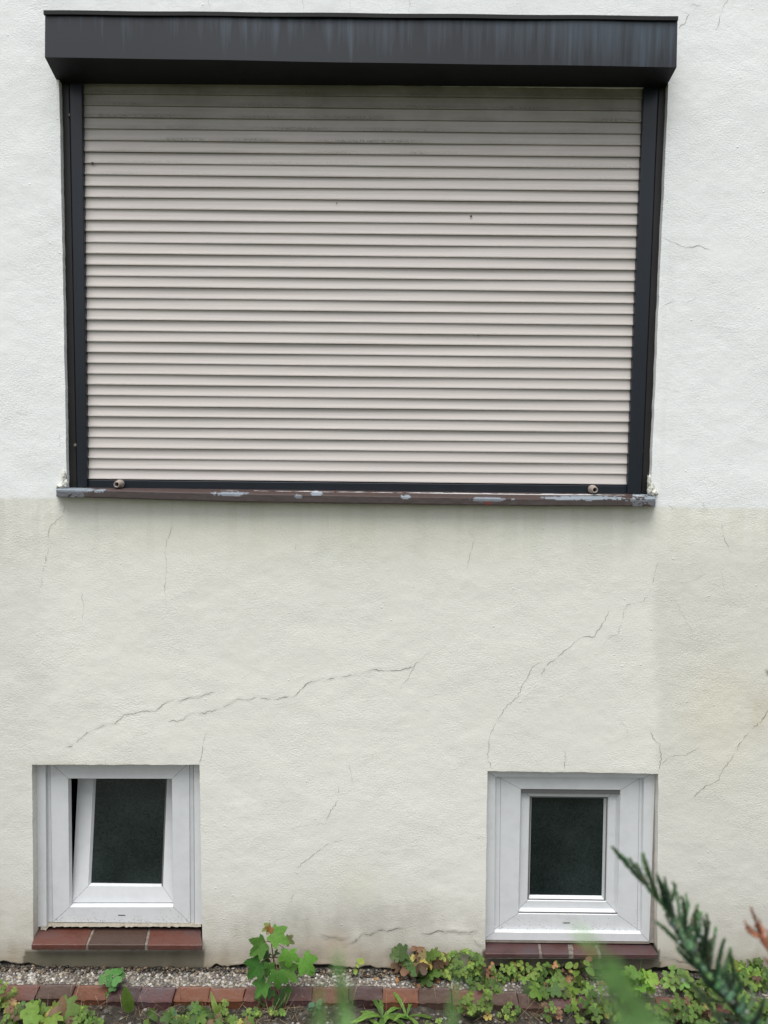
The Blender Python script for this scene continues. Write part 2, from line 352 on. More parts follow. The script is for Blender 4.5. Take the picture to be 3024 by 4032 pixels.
def wall_material():
    m = bpy.data.materials.new('painted_render'); m.use_nodes = True; nt = m.node_tree; L = nt.links.new; b = nt.nodes['Principled BSDF']
    b.inputs['Roughness'].default_value = .75; b.inputs['Specular IOR Level'].default_value = .35
    vc = N(nt, 'ShaderNodeVertexColor', layer_name='Col'); tc = N(nt, 'ShaderNodeTexCoord')
    mp = N(nt, 'ShaderNodeMapping'); mp.inputs['Scale'].default_value = (1, 1, 1.35); mp.inputs['Rotation'].default_value = (0, .35, 0); L(tc.outputs['Object'], mp.inputs[0])
    n1 = N(nt, 'ShaderNodeTexNoise', ins={'Scale': 150, 'Detail': 4, 'Roughness': .65, 'Distortion': .15}); L(mp.outputs[0], n1.inputs['Vector'])
    n2 = N(nt, 'ShaderNodeTexNoise', ins={'Scale': 34, 'Detail': 3, 'Roughness': .5, 'Distortion': .3}); L(mp.outputs[0], n2.inputs['Vector'])
    n3 = N(nt, 'ShaderNodeTexNoise', ins={'Scale': 5.5, 'Detail': 3}); L(tc.outputs['Object'], n3.inputs['Vector'])
    vo = N(nt, 'ShaderNodeTexVoronoi', ins={'Scale': 34, 'Randomness': 1}); L(tc.outputs['Object'], vo.inputs['Vector'])
    pim = N(nt, 'ShaderNodeMapRange', ins={1: .0, 2: .13, 3: 1.0, 4: 0}); L(vo.outputs['Distance'], pim.inputs[0])
    # only some cells carry a grain
    sep = N(nt, 'ShaderNodeSeparateColor'); L(vo.outputs['Color'], sep.inputs[0])
    gt = N(nt, 'ShaderNodeMath', operation='GREATER_THAN'); gt.inputs[1].default_value = .87; L(sep.outputs[0], gt.inputs[0])
    pm = N(nt, 'ShaderNodeMath', operation='MULTIPLY'); L(pim.outputs[0], pm.inputs[0]); L(gt.outputs[0], pm.inputs[1])
    amp = N(nt, 'ShaderNodeMapRange', ins={1: .35, 2: .7, 3: .35, 4: 1.25}); L(n3.outputs[0], amp.inputs[0])
    a1 = N(nt, 'ShaderNodeMath', operation='MULTIPLY'); L(n1.outputs[0], a1.inputs[0]); L(amp.outputs[0], a1.inputs[1])
    a2 = N(nt, 'ShaderNodeMath', operation='MULTIPLY_ADD'); L(n2.outputs[0], a2.inputs[0]); a2.inputs[1].default_value = .45; L(a1.outputs[0], a2.inputs[2])
    a3 = N(nt, 'ShaderNodeMath', operation='MULTIPLY_ADD'); L(pm.outputs[0], a3.inputs[0]); a3.inputs[1].default_value = .8; L(a2.outputs[0], a3.inputs[2])
    bp = N(nt, 'ShaderNodeBump', ins={'Strength': .68, 'Distance': .0022}); L(a3.outputs[0], bp.inputs['Height']); L(bp.outputs[0], b.inputs['Normal'])
    mr = N(nt, 'ShaderNodeMapRange', ins={1: .3, 2: .7, 3: .955, 4: 1.03}); L(n1.outputs[0], mr.inputs[0])
    sc = N(nt, 'ShaderNodeVectorMath', operation='SCALE'); L(vc.outputs[0], sc.inputs[0]); L(mr.outputs[0], sc.inputs['Scale']); L(sc.outputs[0], b.inputs['Base Color'])
    return m
M_wall = wall_material()
M_crack = mat('crack', attr=True, rough=1, spec=.1)
me.materials.append(M_wall); me.materials.append(M_crack)
house = thing('house_wall', 'cracked rough plastered house wall, white above and cream below the window', 'wall')
pl = bpy.data.objects.new('plaster', me); COL.objects.link(pl); pl.parent = house
# masonry behind the skin, foundation strip, dark cellar and room behind the openings
M_dark = mat('cellar_dark', (.02, .02, .02), .9)
M_found = mat('foundation', (.030, .027, .023), .95, var=.6, vscale=30, bump=.8, bscale=60, bdist=.006)
mb = MB(); mb.box((-7, .021, -.4), (7, .2, .062)); f_ = mb.build('foundation', M_found, house)
mb = MB()
for (x0, x1, z0, z1) in op_av:
    a, b, c, d = x0-.06, x1+.06, max(z0-.04, .066), z1+.06
    y0, y1 = .125, .9
    mb.face([(a,y1,c),(b,y1,c),(b,y1,d),(a,y1,d)]); mb.face([(a,y0,c),(a,y1,c),(a,y1,d),(a,y0,d)]); mb.face([(b,y1,c),(b,y0,c),(b,y0,d),(b,y1,d)])
    mb.face([(a,y0,d),(a,y1,d),(b,y1,d),(b,y0,d)]); mb.face([(a,y1,c),(a,y0,c),(b,y0,c),(b,y1,c)])
mb.build('dark_interior', M_dark, house)
# lumps of mortar at the ends of the big sill
M_mortar = mat('mortar', (.60, .60, .54), .9, var=.15, vscale=60, bump=.9, bscale=70, bdist=.004)
def lump(px, py, rx, rz, ry=.008, Y=-.002, seed=0):
    c = P(px, py, Y); mb = MB(); n, mrow = 18, 8; rr = []
    for i in range(mrow+1):
        th = math.pi*i/mrow
        ring = []
        for k in range(n):
            ph = 2*math.pi*k/n; v = Vector((math.sin(th)*math.cos(ph), math.cos(th), math.sin(th)*math.sin(ph)))
            s = 1+.55*mn.noise(v*2.2+Vector((seed, 0, 0)))+.25*mn.noise(v*6+Vector((0, seed, 0)))
            ring.append((c.x+v.x*rx*s, c.y-v.y*ry*s, c.z+v.z*rz*s))
        rr.append(ring)
    mb.rings(rr, True, 0, True, False); return mb
for i, a in enumerate([(256,1905,.011,.016),(252,1878,.007,.02),(240,1915,.014,.006),(2562,1925,.010,.022),(2572,1940,.013,.010),(2556,1895,.006,.02)]):
    lump(*a, seed=i*3.1).build('mortar_patch', M_wall if 0 else M_mortar, house)
# ------------------------------------------------------------------ roller shutter
def streak_metal():
    m = bpy.data.materials.new('weathered_dark_paint'); m.use_nodes = True; nt = m.node_tree; L = nt.links.new; b = nt.nodes['Principled BSDF']
    tc = N(nt, 'ShaderNodeTexCoord'); mp = N(nt, 'ShaderNodeMapping'); mp.inputs['Scale'].default_value = (38, .6, 1.6); L(tc.outputs['Object'], mp.inputs[0])
    n = N(nt, 'ShaderNodeTexNoise', ins={'Scale': 1, 'Detail': 5, 'Roughness': .65}); L(mp.outputs[0], n.inputs['Vector'])
    n2 = N(nt, 'ShaderNodeTexNoise', ins={'Scale': 2.6, 'Detail': 4}); L(tc.outputs['Object'], n2.inputs['Vector'])
    sx = N(nt, 'ShaderNodeSeparateXYZ'); L(tc.outputs['Object'], sx.inputs[0])
    zt = P(1500, 60, -.1).z; zb = P(1500, 245, -.1).z
    g = N(nt, 'ShaderNodeMapRange', ins={1: zb-.02, 2: zt, 3: 0.0, 4: .30}); L(sx.outputs[2], g.inputs[0])
    gx = N(nt, 'ShaderNodeMapRange', ins={1: -1.0, 2: .95, 3: -.12, 4: .12}); L(sx.outputs[0], gx.inputs[0])
    a = N(nt, 'ShaderNodeMath', operation='ADD'); L(n.outputs[0], a.inputs[0]); L(g.outputs[0], a.inputs[1])
    a2 = N(nt, 'ShaderNodeMath', operation='ADD'); L(a.outputs[0], a2.inputs[0]); L(gx.outputs[0], a2.inputs[1])
    r = N(nt, 'ShaderNodeMapRange', ins={1: .62, 2: .92, 3: 0, 4: .9}); L(a2.outputs[0], r.inputs[0])
    mx = N(nt, 'ShaderNodeMix', data_type='RGBA'); L(r.outputs[0], mx.inputs[0]); mx.inputs[6].default_value = (.009, .0128, .0175, 1); mx.inputs[7].default_value = (.060, .085, .115, 1)
    r2 = N(nt, 'ShaderNodeMapRange', ins={1: .35, 2: .7, 3: .8, 4: 1.25}); L(n2.outputs[0], r2.inputs[0])
    sc = N(nt, 'ShaderNodeVectorMath', operation='SCALE'); L(mx.outputs[2], sc.inputs[0]); L(r2.outputs[0], sc.inputs['Scale']); L(sc.outputs[0], b.inputs['Base Color'])
    b.inputs['Roughness'].default_value = .36; b.inputs['Specular IOR Level'].default_value = .5
    bp = N(nt, 'ShaderNodeBump', ins={'Strength': .15, 'Distance': .002}); L(n2.outputs[0], bp.inputs['Height']); L(bp.outputs[0], b.inputs['Normal'])
    return m
M_box = streak_metal()
M_soff = mat('near_black_paint', (.004, .0048, .0055), .6, .3, var=.5, vscale=14, bump=.1, bscale=60)  # near-black, darker than the box front; soffit and drip edge
M_rail = mat('dark_rail_paint', (.006, .010, .016), .33, .45, var=.35, vscale=9, vstretch=(1, 1, .25), bump=.06, bscale=30)
M_railb = mat('brown_rail_paint', (.011, .010, .010), .45, .4, var=.3, vscale=12, bump=.1, bscale=80)
M_screw = mat('screw_brown', (.10, .08, .07), .55)
shut = thing('roller_shutter', 'big closed roller shutter with grey beige slats, dark rails and weathered dark box', 'roller shutter')
Yb = -.098
zT_l, zT_r = P(178, 48, Yb), P(2668, 72, Yb)
# shutter box: front face, sloped soffit, top, ends (cross-sections left and right)
def sect(front_top, front_bot, back_bot, x_f, x_b):
    return None
FT = [P(178, 50, Yb), P(2668, 74, Yb)]; FB = [P(177, 226, Yb), P(2664, 265, Yb)]; BB = [P(229, 329, .018), P(2621, 345, .018)]
x0 = FT[0].x; x1 = FT[1].x
mb = MB(); NX = 60
for k in range(NX):
    def pt(a, b, t): v = a.lerp(b, t); v.y += -.0012*math.sin(t*9)-.0008*math.sin(t*23+1); return v
    t0, t1 = k/NX, (k+1)/NX
    mb.face([pt(*FB, t0), pt(*FB, t1), pt(*FT, t1), pt(*FT, t0)], 0, True)
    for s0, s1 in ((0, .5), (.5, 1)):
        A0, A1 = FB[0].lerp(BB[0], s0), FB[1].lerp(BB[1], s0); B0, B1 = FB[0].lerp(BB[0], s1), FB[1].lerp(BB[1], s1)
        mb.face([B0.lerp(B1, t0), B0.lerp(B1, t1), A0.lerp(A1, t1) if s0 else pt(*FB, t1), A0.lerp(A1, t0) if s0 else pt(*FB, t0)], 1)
TB = [Vector((FT[0].x, .0, FT[0].z+.012)), Vector((FT[1].x, .0, FT[1].z+.012))]
mb.face([FT[0], FT[1], TB[1], TB[0]])
for s in (0, 1):
    bk = Vector((BB[s].x, .0, BB[s].z)); ww = [FT[s], FB[s], BB[s], TB[s]]
    mb.face(ww if s else ww[::-1], 0)
box_o = mb.build('shutter_box', [M_box, M_soff], shut)
# lip: the folded flashing along the top
mb = MB(); L0, L1 = P(171, 40, Yb-.008), P(2671, 63, Yb-.008)
a0, a1 = L0.copy(), L1.copy()
for k in range(40):
    t0, t1 = k/40, (k+1)/40
    def q(t, dy, dz):
        v = a0.lerp(a1, t); return Vector((v.x, v.y+dy, v.z+dz+.0006*math.sin(t*31)))
    for (u1, v1), (u2, v2) in (((0, -.011), (0, 0)), ((0, 0), (.11, .016)), ((.006, -.012), (0, -.011))):
        mb.face([q(t0, u1, v1), q(t1, u1, v1), q(t1, u2, v2), q(t0, u2, v2)], 0)
mb.build('drip_edge', M_soff, box_o)
# screws / rivets of the soffit
def dome(mb, c, r, h, n=12):
    rr = []
    for i in range(5):
        th = (math.pi/2)*i/4; rr.append([(c[0]+r*math.cos(th)*math.cos(2*math.pi*k/n), c[1]-h*math.sin(th), c[2]+r*math.cos(th)*math.sin(2*math.pi*k/n)) for k in range(n)])
    mb.rings(rr, True)
for px, py in ((955, 316), (2140, 322)):
    mb = MB(); dome(mb, P(px, py, -.004), .004, .004); mb.build('rivet', M_railb, box_o)
# rails
YR = .016
def rail(inn_t, inn_b, mid_t, mid_b, out_t, out_b, screws, side):
    r = MB()
    a, b, c, d = P(*inn_t, YR), P(*inn_b, YR), P(*mid_t, YR), P(*mid_b, YR)
    q = [a, c, d, b] if side > 0 else [c, a, b, d]
    r.slab([(p.x, p.z) for p in q], YR, .07, 0)
    o = r.build('guide_rail', [M_rail, M_railb], shut, bevel=.003)
    e, f = P(*out_t, YR+.006)+Vector((side*.025, 0, 0)), P(*out_b, YR+.006)+Vector((side*.025, 0, 0))
    c2, d2 = P(*mid_t, YR+.006), P(*mid_b, YR+.006)
    r = MB(); q = [c2, e, f, d2] if side > 0 else [e, c2, d2, f]
    q = [(p.x+(.0005*side if p in (c2, d2) else 0), p.z) for p in q]
    r.slab(q, YR+.006, .068, 0); fl = r.build('flange', M_railb, o, bevel=.002)
    for s in screws:
        mb = MB(); dome(mb, P(*s, YR+.005), .0062, .004); mb.build('screw', M_screw, o)
rail((322, 325), (343, 1921), (272, 325), (303, 1921), (226, 325), (262, 1921), [(274, 455), (297, 1754)], -1)
rail((2536, 340), (2470, 1945), (2594, 340), (2526, 1945), (2630, 340), (2560, 1945), [(2578, 478), (2526, 1776)], 1)
# curtain
YC = .032
Ll = [(330, 325.5), (348, 348), (370, 371), (416, 416)]
ys_l = [322, 370]+list(416+(1886-416)*np.array([0]+list(np.cumsum(np.linspace(46.4, 41.3, 34))/np.sum(np.linspace(46.4, 41.3, 34)))))
ys_r = [338, 390]+list(437+(1909-437)*np.array([0]+list(np.cumsum(np.linspace(46.4, 41.3, 34))/np.sum(np.linspace(46.4, 41.3, 34)))))
prof = [(0, .0027), (.03, .0026), (.12, .0026), (.25, .0024), (.4, .0019), (.55, .0010), (.7, -.0002), (.82, -.0014), (.89, -.0022), (.91, -.0017), (.93, -.0025), (.972, -.0025), (.98, -.0015), (.985, .0029), (1, .0027)]
def slat_mat():
    m = bpy.data.materials.new('slat_paint'); m.use_nodes = True; nt = m.node_tree; L = nt.links.new; b = nt.nodes['Principled BSDF']
    tc = N(nt, 'ShaderNodeTexCoord'); vc = N(nt, 'ShaderNodeVertexColor', layer_name='Col')
    mp = N(nt, 'ShaderNodeMapping'); mp.inputs['Scale'].default_value = (2.2, 1, 120); L(tc.outputs['Object'], mp.inputs[0])
    n = N(nt, 'ShaderNodeTexNoise', ins={'Scale': 1, 'Detail': 6, 'Roughness': .7}); L(mp.outputs[0], n.inputs['Vector'])
    n2 = N(nt, 'ShaderNodeTexNoise', ins={'Scale': 260, 'Detail': 4, 'Roughness': .7}); L(tc.outputs['Object'], n2.inputs['Vector'])
    n3 = N(nt, 'ShaderNodeTexNoise', ins={'Scale': 4, 'Detail': 4, 'Roughness': .7}); L(tc.outputs['Object'], n3.inputs['Vector'])
    r = N(nt, 'ShaderNodeMapRange', ins={1: .3, 2: .7, 3: .90, 4: 1.05}); L(n.outputs[0], r.inputs[0])
    sc = N(nt, 'ShaderNodeVectorMath', operation='SCALE'); sc.inputs[0].default_value = (.53, .495, .47); L(r.outputs[0], sc.inputs['Scale'])
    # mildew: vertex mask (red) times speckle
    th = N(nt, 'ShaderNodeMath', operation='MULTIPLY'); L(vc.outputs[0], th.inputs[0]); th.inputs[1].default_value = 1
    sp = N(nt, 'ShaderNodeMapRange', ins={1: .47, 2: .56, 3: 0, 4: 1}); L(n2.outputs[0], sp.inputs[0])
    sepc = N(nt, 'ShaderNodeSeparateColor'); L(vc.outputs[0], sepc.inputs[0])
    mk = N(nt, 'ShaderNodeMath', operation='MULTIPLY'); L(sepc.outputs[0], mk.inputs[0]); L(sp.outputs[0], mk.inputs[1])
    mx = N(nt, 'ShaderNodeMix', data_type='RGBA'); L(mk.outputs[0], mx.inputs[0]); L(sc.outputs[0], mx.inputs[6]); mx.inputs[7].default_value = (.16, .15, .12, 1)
    # green: greenish grime, plus box shade painted into the upper slats
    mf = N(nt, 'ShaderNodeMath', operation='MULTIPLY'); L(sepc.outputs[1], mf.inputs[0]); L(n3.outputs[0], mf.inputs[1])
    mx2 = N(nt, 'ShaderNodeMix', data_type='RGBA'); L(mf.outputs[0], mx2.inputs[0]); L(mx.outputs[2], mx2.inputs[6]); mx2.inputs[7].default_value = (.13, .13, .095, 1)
    L(mx2.outputs[2], b.inputs['Base Color']); b.inputs['Roughness'].default_value = .5; b.inputs['Specular IOR Level'].default_value = .35
    bp = N(nt, 'ShaderNodeBump', ins={'Strength': .1, 'Distance': .001}); L(n.outputs[0], bp.inputs['Height']); L(bp.outputs[0], b.inputs['Normal'])
    return m
M_slat = slat_mat()
mb = MB(); nseg = 90
nS = len(ys_l)-1
for s in range(nS):
    rowsid = []
    jit = rnd.uniform(-.0006, .0006)
    for (t, dy) in prof:
        yl = ys_l[s]+(ys_l[s+1]-ys_l[s])*t; yr = ys_r[s]+(ys_r[s+1]-ys_r[s])*t
        A = P(318+(yl-372)*.0149, yl, YC); B = P(2538-(yr-384)*.041, yr, YC); row = []
        for k in range(nseg+1):
            u = k/nseg; v = A.lerp(B, u); v.y += dy+jit+.0006*math.sin(u*7+s*2.1); v.z += .0006*mn.noise(Vector((u*4, s+t, 0)))+.0009*mn.noise(Vector((s*3.3+round(t), 7, u)))
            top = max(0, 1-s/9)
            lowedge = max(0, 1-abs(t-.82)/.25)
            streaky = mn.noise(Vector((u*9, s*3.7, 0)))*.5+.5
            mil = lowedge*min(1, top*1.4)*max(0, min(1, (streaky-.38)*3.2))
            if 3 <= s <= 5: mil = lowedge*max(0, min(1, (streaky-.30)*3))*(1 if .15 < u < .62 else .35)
            film_shade = 1.25*max(0, 1-s/6.5)  # grime and painted box shade, fading down the slats
            mb.cur = (mil, film_shade*.9, 0, 1); row.append(mb.vert(v))
        rowsid.append(row)
    for a, b in zip(rowsid, rowsid[1:]):
        for k in range(nseg): mb.idx([a[k], b[k], b[k+1], a[k+1]], 0, False)
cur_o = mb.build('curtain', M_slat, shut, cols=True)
# small nicks and a nail on the curtain
for px, py, r in ((364, 642, .0045), (1855, 851, .0035), (1655, 1316, .0018), (1883, 1320, .002), (1326, 800, .0018)):
    mb = MB(); dome(mb, P(px, py, YC-.001), r, .003, 8); mb.build('nail', M_screw, cur_o)
# bottom bar + stoppers
mb = MB(); q = [xz(341, 1889, .028), xz(2472, 1912, .028), xz(2472, 1947, .028), xz(341, 1923, .028)]
mb.slab(q, .026, .05); bar = mb.build('bottom_bar', M_rail, shut, bevel=.002)
M_stop = mat('stopper_plastic', (.30, .255, .22), .6, var=.15, vscale=60)
M_hole = mat('hole_black', (.01, .01, .01), .9)
for px, py in ((474, 1905), (2331, 1926)):
    c = P(px, py, .025); mb = MB(); n = 20; rr = []
    for (y, r) in ((0, .0135), (.004, .014), (.010, .0135), (.034, .0095), (.036, .0090), (.0355, .0065), (.02, .0060)):
        rr.append([(c.x+r*math.cos(2*math.pi*k/n), c.y-y, c.z-.0012*y/.03+r*math.sin(2*math.pi*k/n)) for k in range(n)])
    mb.rings(rr, True); mb.m[-1] = 1
    mb.build('stopper', [M_stop, M_hole], bar)
# ------------------------------------------------------------------ outer window sill
M_sill = mat('peeling_sill_paint', attr=True, rough=.55, spec=.4, var=.12, vscale=60, bump=.35, bscale=120, bdist=.001)
mb = MB(); NXs = 900; Bk = .02; Fr = -.040
prof_px = [  # rows from back to front bottom; (left-right function of x, Y)
]
def sill_rows(px):
    back = np.interp(px, [222, 2581], [1919, 1946]); ft = np.interp(px, [222, 950, 2100, 2581], [1928, 1946, 1966, 1964]); bt = np.interp(px, [222, 950, 2100, 2581], [1956, 1978, 1993, 1994])
    top = [(back+(ft-2-back)*t, Bk+(-.036-Bk)*t) for t in (0, .2, .4, .6, .8, 1)]
    fr_ = [(ft+1+(bt-1-ft-1)*t, Fr) for t in (0, .14, .28, .42, .57, .71, .85, 1)]
    return top+fr_+[(bt, Fr+.003), (bt-1.5, -.004)]
patches = [(310, 150, 1931), (905, 85, 1944), (1175, 18, 1955), (1245, 34, 1943), (1600, 26, 1956), (1935, 125, 1966), (2290, 190, 1961), (2530, 80, 1970)]
rows = []
for k in range(NXs+1):
    px = 222+(2581-222)*k/NXs; colv = []
    for j, (py, Y) in enumerate(sill_rows(px)):
        v = P(px, py, Y); x = v.x
        mk = 0
        for (cx, wx, cy) in patches:
            d = ((px-cx)/wx)**2+((py-cy)/9.5)**2
            mk = max(mk, 1-d)
        nzv = (float(fbm(x, (py-1900)*.0008, 38, 5, 3))-.5)*.6+(float(fbm(x, (py-1900)*.0010, 130, 6, 3))-.5)*.6
        bare = mk > .1 and mk+nzv*1.8 > .42
        if px < 330 or px > 2490: bare = bare or (py > 1900 and nzv > -.12)
        if not bare and j > 5: base = (.060, .047, .045)
        elif not bare: base = (.055, .035, .031)
        else: base = (.20, .235, .27) if j < 8 else (.12, .125, .14)
        if 1912 < px < 1932 and py > 1978 and py < 1988: base = (.16, .03, .028)
        mb.cur = (*base, 1)
        rag = (float(fbm(x, j*.004, 60, 8, 3))-.5)
        if j < 13: v.y += (0 if bare else -.0010) + rag*.0012; v.z += (0 if bare or j > 5 else .0006)+rag*.0010
        colv.append(mb.vert(v))
    rows.append(colv)
for a, b in zip(rows, rows[1:]):
    for j in range(len(a)-1): mb.idx([a[j], a[j+1], b[j+1], b[j]], 0, False)
mb.idx(rows[0][::-1]); mb.idx(rows[-1])
sill = mb.build('window_sill', M_sill, None, cols=True)
tag(sill, 'long metal window sill with peeling brown paint below the roller shutter', 'window sill')

# ------------------------------------------------------------------ cellar windows
def upvc(name, base):
    m = mat(name, base, .34, .5, var=.08, vscale=22, var2=tuple(c*.86 for c in base), bump=.05, bscale=20)
    return m
M_pvc = upvc('white_upvc', (.66, .68, .695)); M_pvc2 = upvc('grey_upvc', (.57, .59, .61)); M_seal = mat('grey_seal', (.30, .27, .24), .8, var=.2)
def glass_mat():
    m = bpy.data.materials.new('ornamental_glass'); m.use_nodes = True; nt = m.node_tree; L = nt.links.new; b = nt.nodes['Principled BSDF']
    tc = N(nt, 'ShaderNodeTexCoord'); v = N(nt, 'ShaderNodeTexNoise', ins={'Scale': 120, 'Detail': 3, 'Roughness': .6, 'Distortion': 1.5}); L(tc.outputs['Object'], v.inputs['Vector'])
    n = N(nt, 'ShaderNodeTexNoise', ins={'Scale': 5, 'Detail': 4}); L(tc.outputs['Object'], n.inputs['Vector'])
    mx = N(nt, 'ShaderNodeMix', data_type='RGBA'); 
    mm = N(nt, 'ShaderNodeMath', operation='MULTIPLY'); L(v.outputs[0], mm.inputs[0]); L(n.outputs[0], mm.inputs[1])
    r = N(nt, 'ShaderNodeMapRange', ins={1: .15, 2: .42, 3: 0, 4: 1}); L(mm.outputs[0], r.inputs[0]); L(r.outputs[0], mx.inputs[0])
    mx.inputs[6].default_value = (.004, .009, .009, 1); mx.inputs[7].default_value = (.026, .038, .038, 1); L(mx.outputs[2], b.inputs['Base Color'])
    b.inputs['Roughness'].default_value = .18; b.inputs['IOR'].default_value = 1.5; b.inputs['Specular IOR Level'].default_value = .45
    bp = N(nt, 'ShaderNodeBump', ins={'Strength': .55, 'Distance': .0015}); L(v.outputs[0], bp.inputs['Height']); L(bp.outputs[0], b.inputs['Normal'])
    return m
M_glass = glass_mat()
def inset(q, w):                # q: TL TR BR BL as Vectors (coplanar); inset by w
    out = []
    for i in range(4):
        p, a, b = q[i], q[(i-1) % 4], q[(i+1) % 4]
        u = (a-p).normalized(); v = (b-p).normalized(); out.append(p+(u+v)*w)
    return out
def shift(q, t, n): return [p+n*t for p in q]
def ringmesh(mb, quads_, mi=0, gap=.0006):
    for A, B in zip(quads_, quads_[1:]):
        for i in range(4):
            j = (i+1) % 4; e = (A[j]-A[i]).normalized()*gap
            mb.face([A[i]+e, B[i]+e, B[j]-e, A[j]-e], mi)
def Q(pts, Y): return [P(px, py, Y) for px, py in pts]
YN = Vector((0, 1, 0))
M_joint = mat('joint_grey', (.12, .12, .12), .8)
def slot(mb, px, py, w, Y):
    c = P(px, py, Y-.0006); mb.face([(c.x-w, c.y, c.z-.0014), (c.x+w, c.y, c.z-.0014), (c.x+w, c.y, c.z+.0014), (c.x-w, c.y, c.z+.0014)], 1)
def back_ring(mb, q, t, w, mi): # grey backing that shows only in the mitre joints
    o = shift(q, t, YN); i = inset(q, w); i = shift(i, t, YN)
    for k in range(4): mb.face([o[k], i[k], i[(k+1) % 4], o[(k+1) % 4]], mi)

M_drop = mat('dirt_specks', (.12, .11, .10), .9)
def specks(mb, quad, n, mi, Y, seed):
    rr = random.Random(seed)
    for _ in range(n):
        u, v = rr.random(), rr.random()**.6; a = quad[0].lerp(quad[1], u); b = quad[3].lerp(quad[2], u); c = a.lerp(b, v); r = rr.uniform(.0004, .0011)
        mb.face([(c.x+r*math.cos(k*1.05), Y-.0005, c.z+r*math.sin(k*1.05)*rr.uniform(.7, 1.3)) for k in range(6)], mi)
# left, tilted open
win = thing('cellar_window', 'white cellar window tilted open at the top, on the left', 'window', 'white cellar windows at the foot of the wall')
Yf = .042
A = Q([(198, 3002), (745, 3003), (748, 3634), (209, 3631)], Yf); Bq = Q([(268, 3065), (677, 3066), (683, 3572), (273, 3572)], Yf)
mb = MB(); ringmesh(mb, [A, Bq, shift(inset(Bq, .004), .016, YN)])
back_ring(mb, A, .0025, .05, 1); slot(mb, 479, 3604, .012, Yf); mb.m[-1] = 2
specks(mb, [A[3].lerp(A[0], .09), A[2].lerp(A[1], .09), A[2], A[3]], 110, 1, Yf, 5); specks(mb, [A[3].lerp(A[0], .04), A[2].lerp(A[1], .04), A[2], A[3]], 120, 1, Yf, 6)
ringmesh(mb, [shift(A, .02, YN), A])
fr = mb.build('window_frame', [M_pvc, M_joint, M_hole], win)
for nm, q, y0, m_ in (('cover_strip', [(110, 3002), (179, 3002), (183, 3650), (115, 3650)], .034, M_pvc), ('filler_strip', [(180, 3002), (197.4, 3002), (208.4, 3631), (184, 3631)], .046, M_pvc2),
                  ('filler_strip', [(745.8, 3003), (762, 3003), (766, 3635), (748.8, 3635)], .045, M_pvc2), ('cover_strip', [(762.8, 3003), (830, 3003), (833, 3640), (766.8, 3640)], .039, M_pvc)):
    mb = MB(); mb.slab([(p.x, p.z) for p in Q(q, y0)], y0, .07); mb.build(nm, m_, fr, bevel=.0015)
# tilted sash
Ys = .059; bl = P(282, 3554, Ys); br = P(686, 3554, Ys)
ylo, yhi = Ys, .3
for _ in range(40):
    ym = (ylo+yhi)/2
    if P(306.6, 3066, ym).x > bl.x: yhi = ym
    else: ylo = ym
    # a deeper point at the same pixel lies further out (x more negative)
    if P(306.6, 3066, ym).x < bl.x: yhi = ym; 
tl_y = None
best = min((abs(P(306.6, 3066, y).x-bl.x), y) for y in np.linspace(Ys, .2, 800)); tl_y = best[1]
ptop = P(306.6, 3066, tl_y); e_up = Vector((0, ptop.y-bl.y, ptop.z-bl.z)).normalized(); nrm = Vector((1, 0, 0)).cross(e_up)  # outward?
if nrm.y < 0: nrm = -nrm
hs_ = (ptop.z-bl.z)/e_up.z+.075
S = [bl+e_up*hs_, br+e_up*hs_, br, bl]
def onS(px, py, off=0): return PL(px, py, bl+nrm*off, nrm)
g_l = (onS(357, 3470).x+onS(372, 3075).x)/2; g_r = (onS(637, 3478).x+onS(654, 3075).x)/2; g_b = onS(500, 3490)
w_b = (g_b-bl).dot(e_up)
def s_pt(x, h): return Vector((x, bl.y, bl.z))+e_up*h
w_t = .045
bead = [s_pt(g_l-.006, hs_-w_t), s_pt(g_r+.004, hs_-w_t), s_pt(g_r+.004, w_b), s_pt(g_l-.006, w_b)]
mb = MB(); ringmesh(mb, [shift(S, .04, nrm), S, bead, shift(inset(bead, .006), .010, nrm)]); back_ring(mb, S, .002, .045, 1)
rr_ = random.Random(3)
sash = mb.build('sash', [M_pvc, M_joint], win)
gp = shift(inset(bead, .005), .0098, nrm); mb = MB(); mb.face([gp[3], gp[2], gp[1], gp[0]]); mb.face(shift(gp, .004, nrm)); mb.build('pane', M_glass, sash)
# silicone remains under the frame
mb = MB(); n = 60; rs = []
for k in range(n+1):
    px = 160+(792-160)*k/n; jag = 6*mn.noise(Vector((k*.7, 1, 1)))+3*mn.noise(Vector((k*2.3, 4, 1)))
    a = P(px, 3631, .046); b = P(px, 3655+jag-(6 if k > 2 else -8), .028+.002*mn.noise(Vector((k, 0, 0)))); rs.append((mb.vert(a), mb.vert(b)))
for a, b in zip(rs, rs[1:]): mb.idx([a[0], a[1], b[1], b[0]])
M_caulk = mat('old_caulk', (.27, .245, .195), .8, var=.25, vscale=50, bump=.5, bscale=90, bdist=.002)
mb.build('caulk_strip', M_caulk, win)

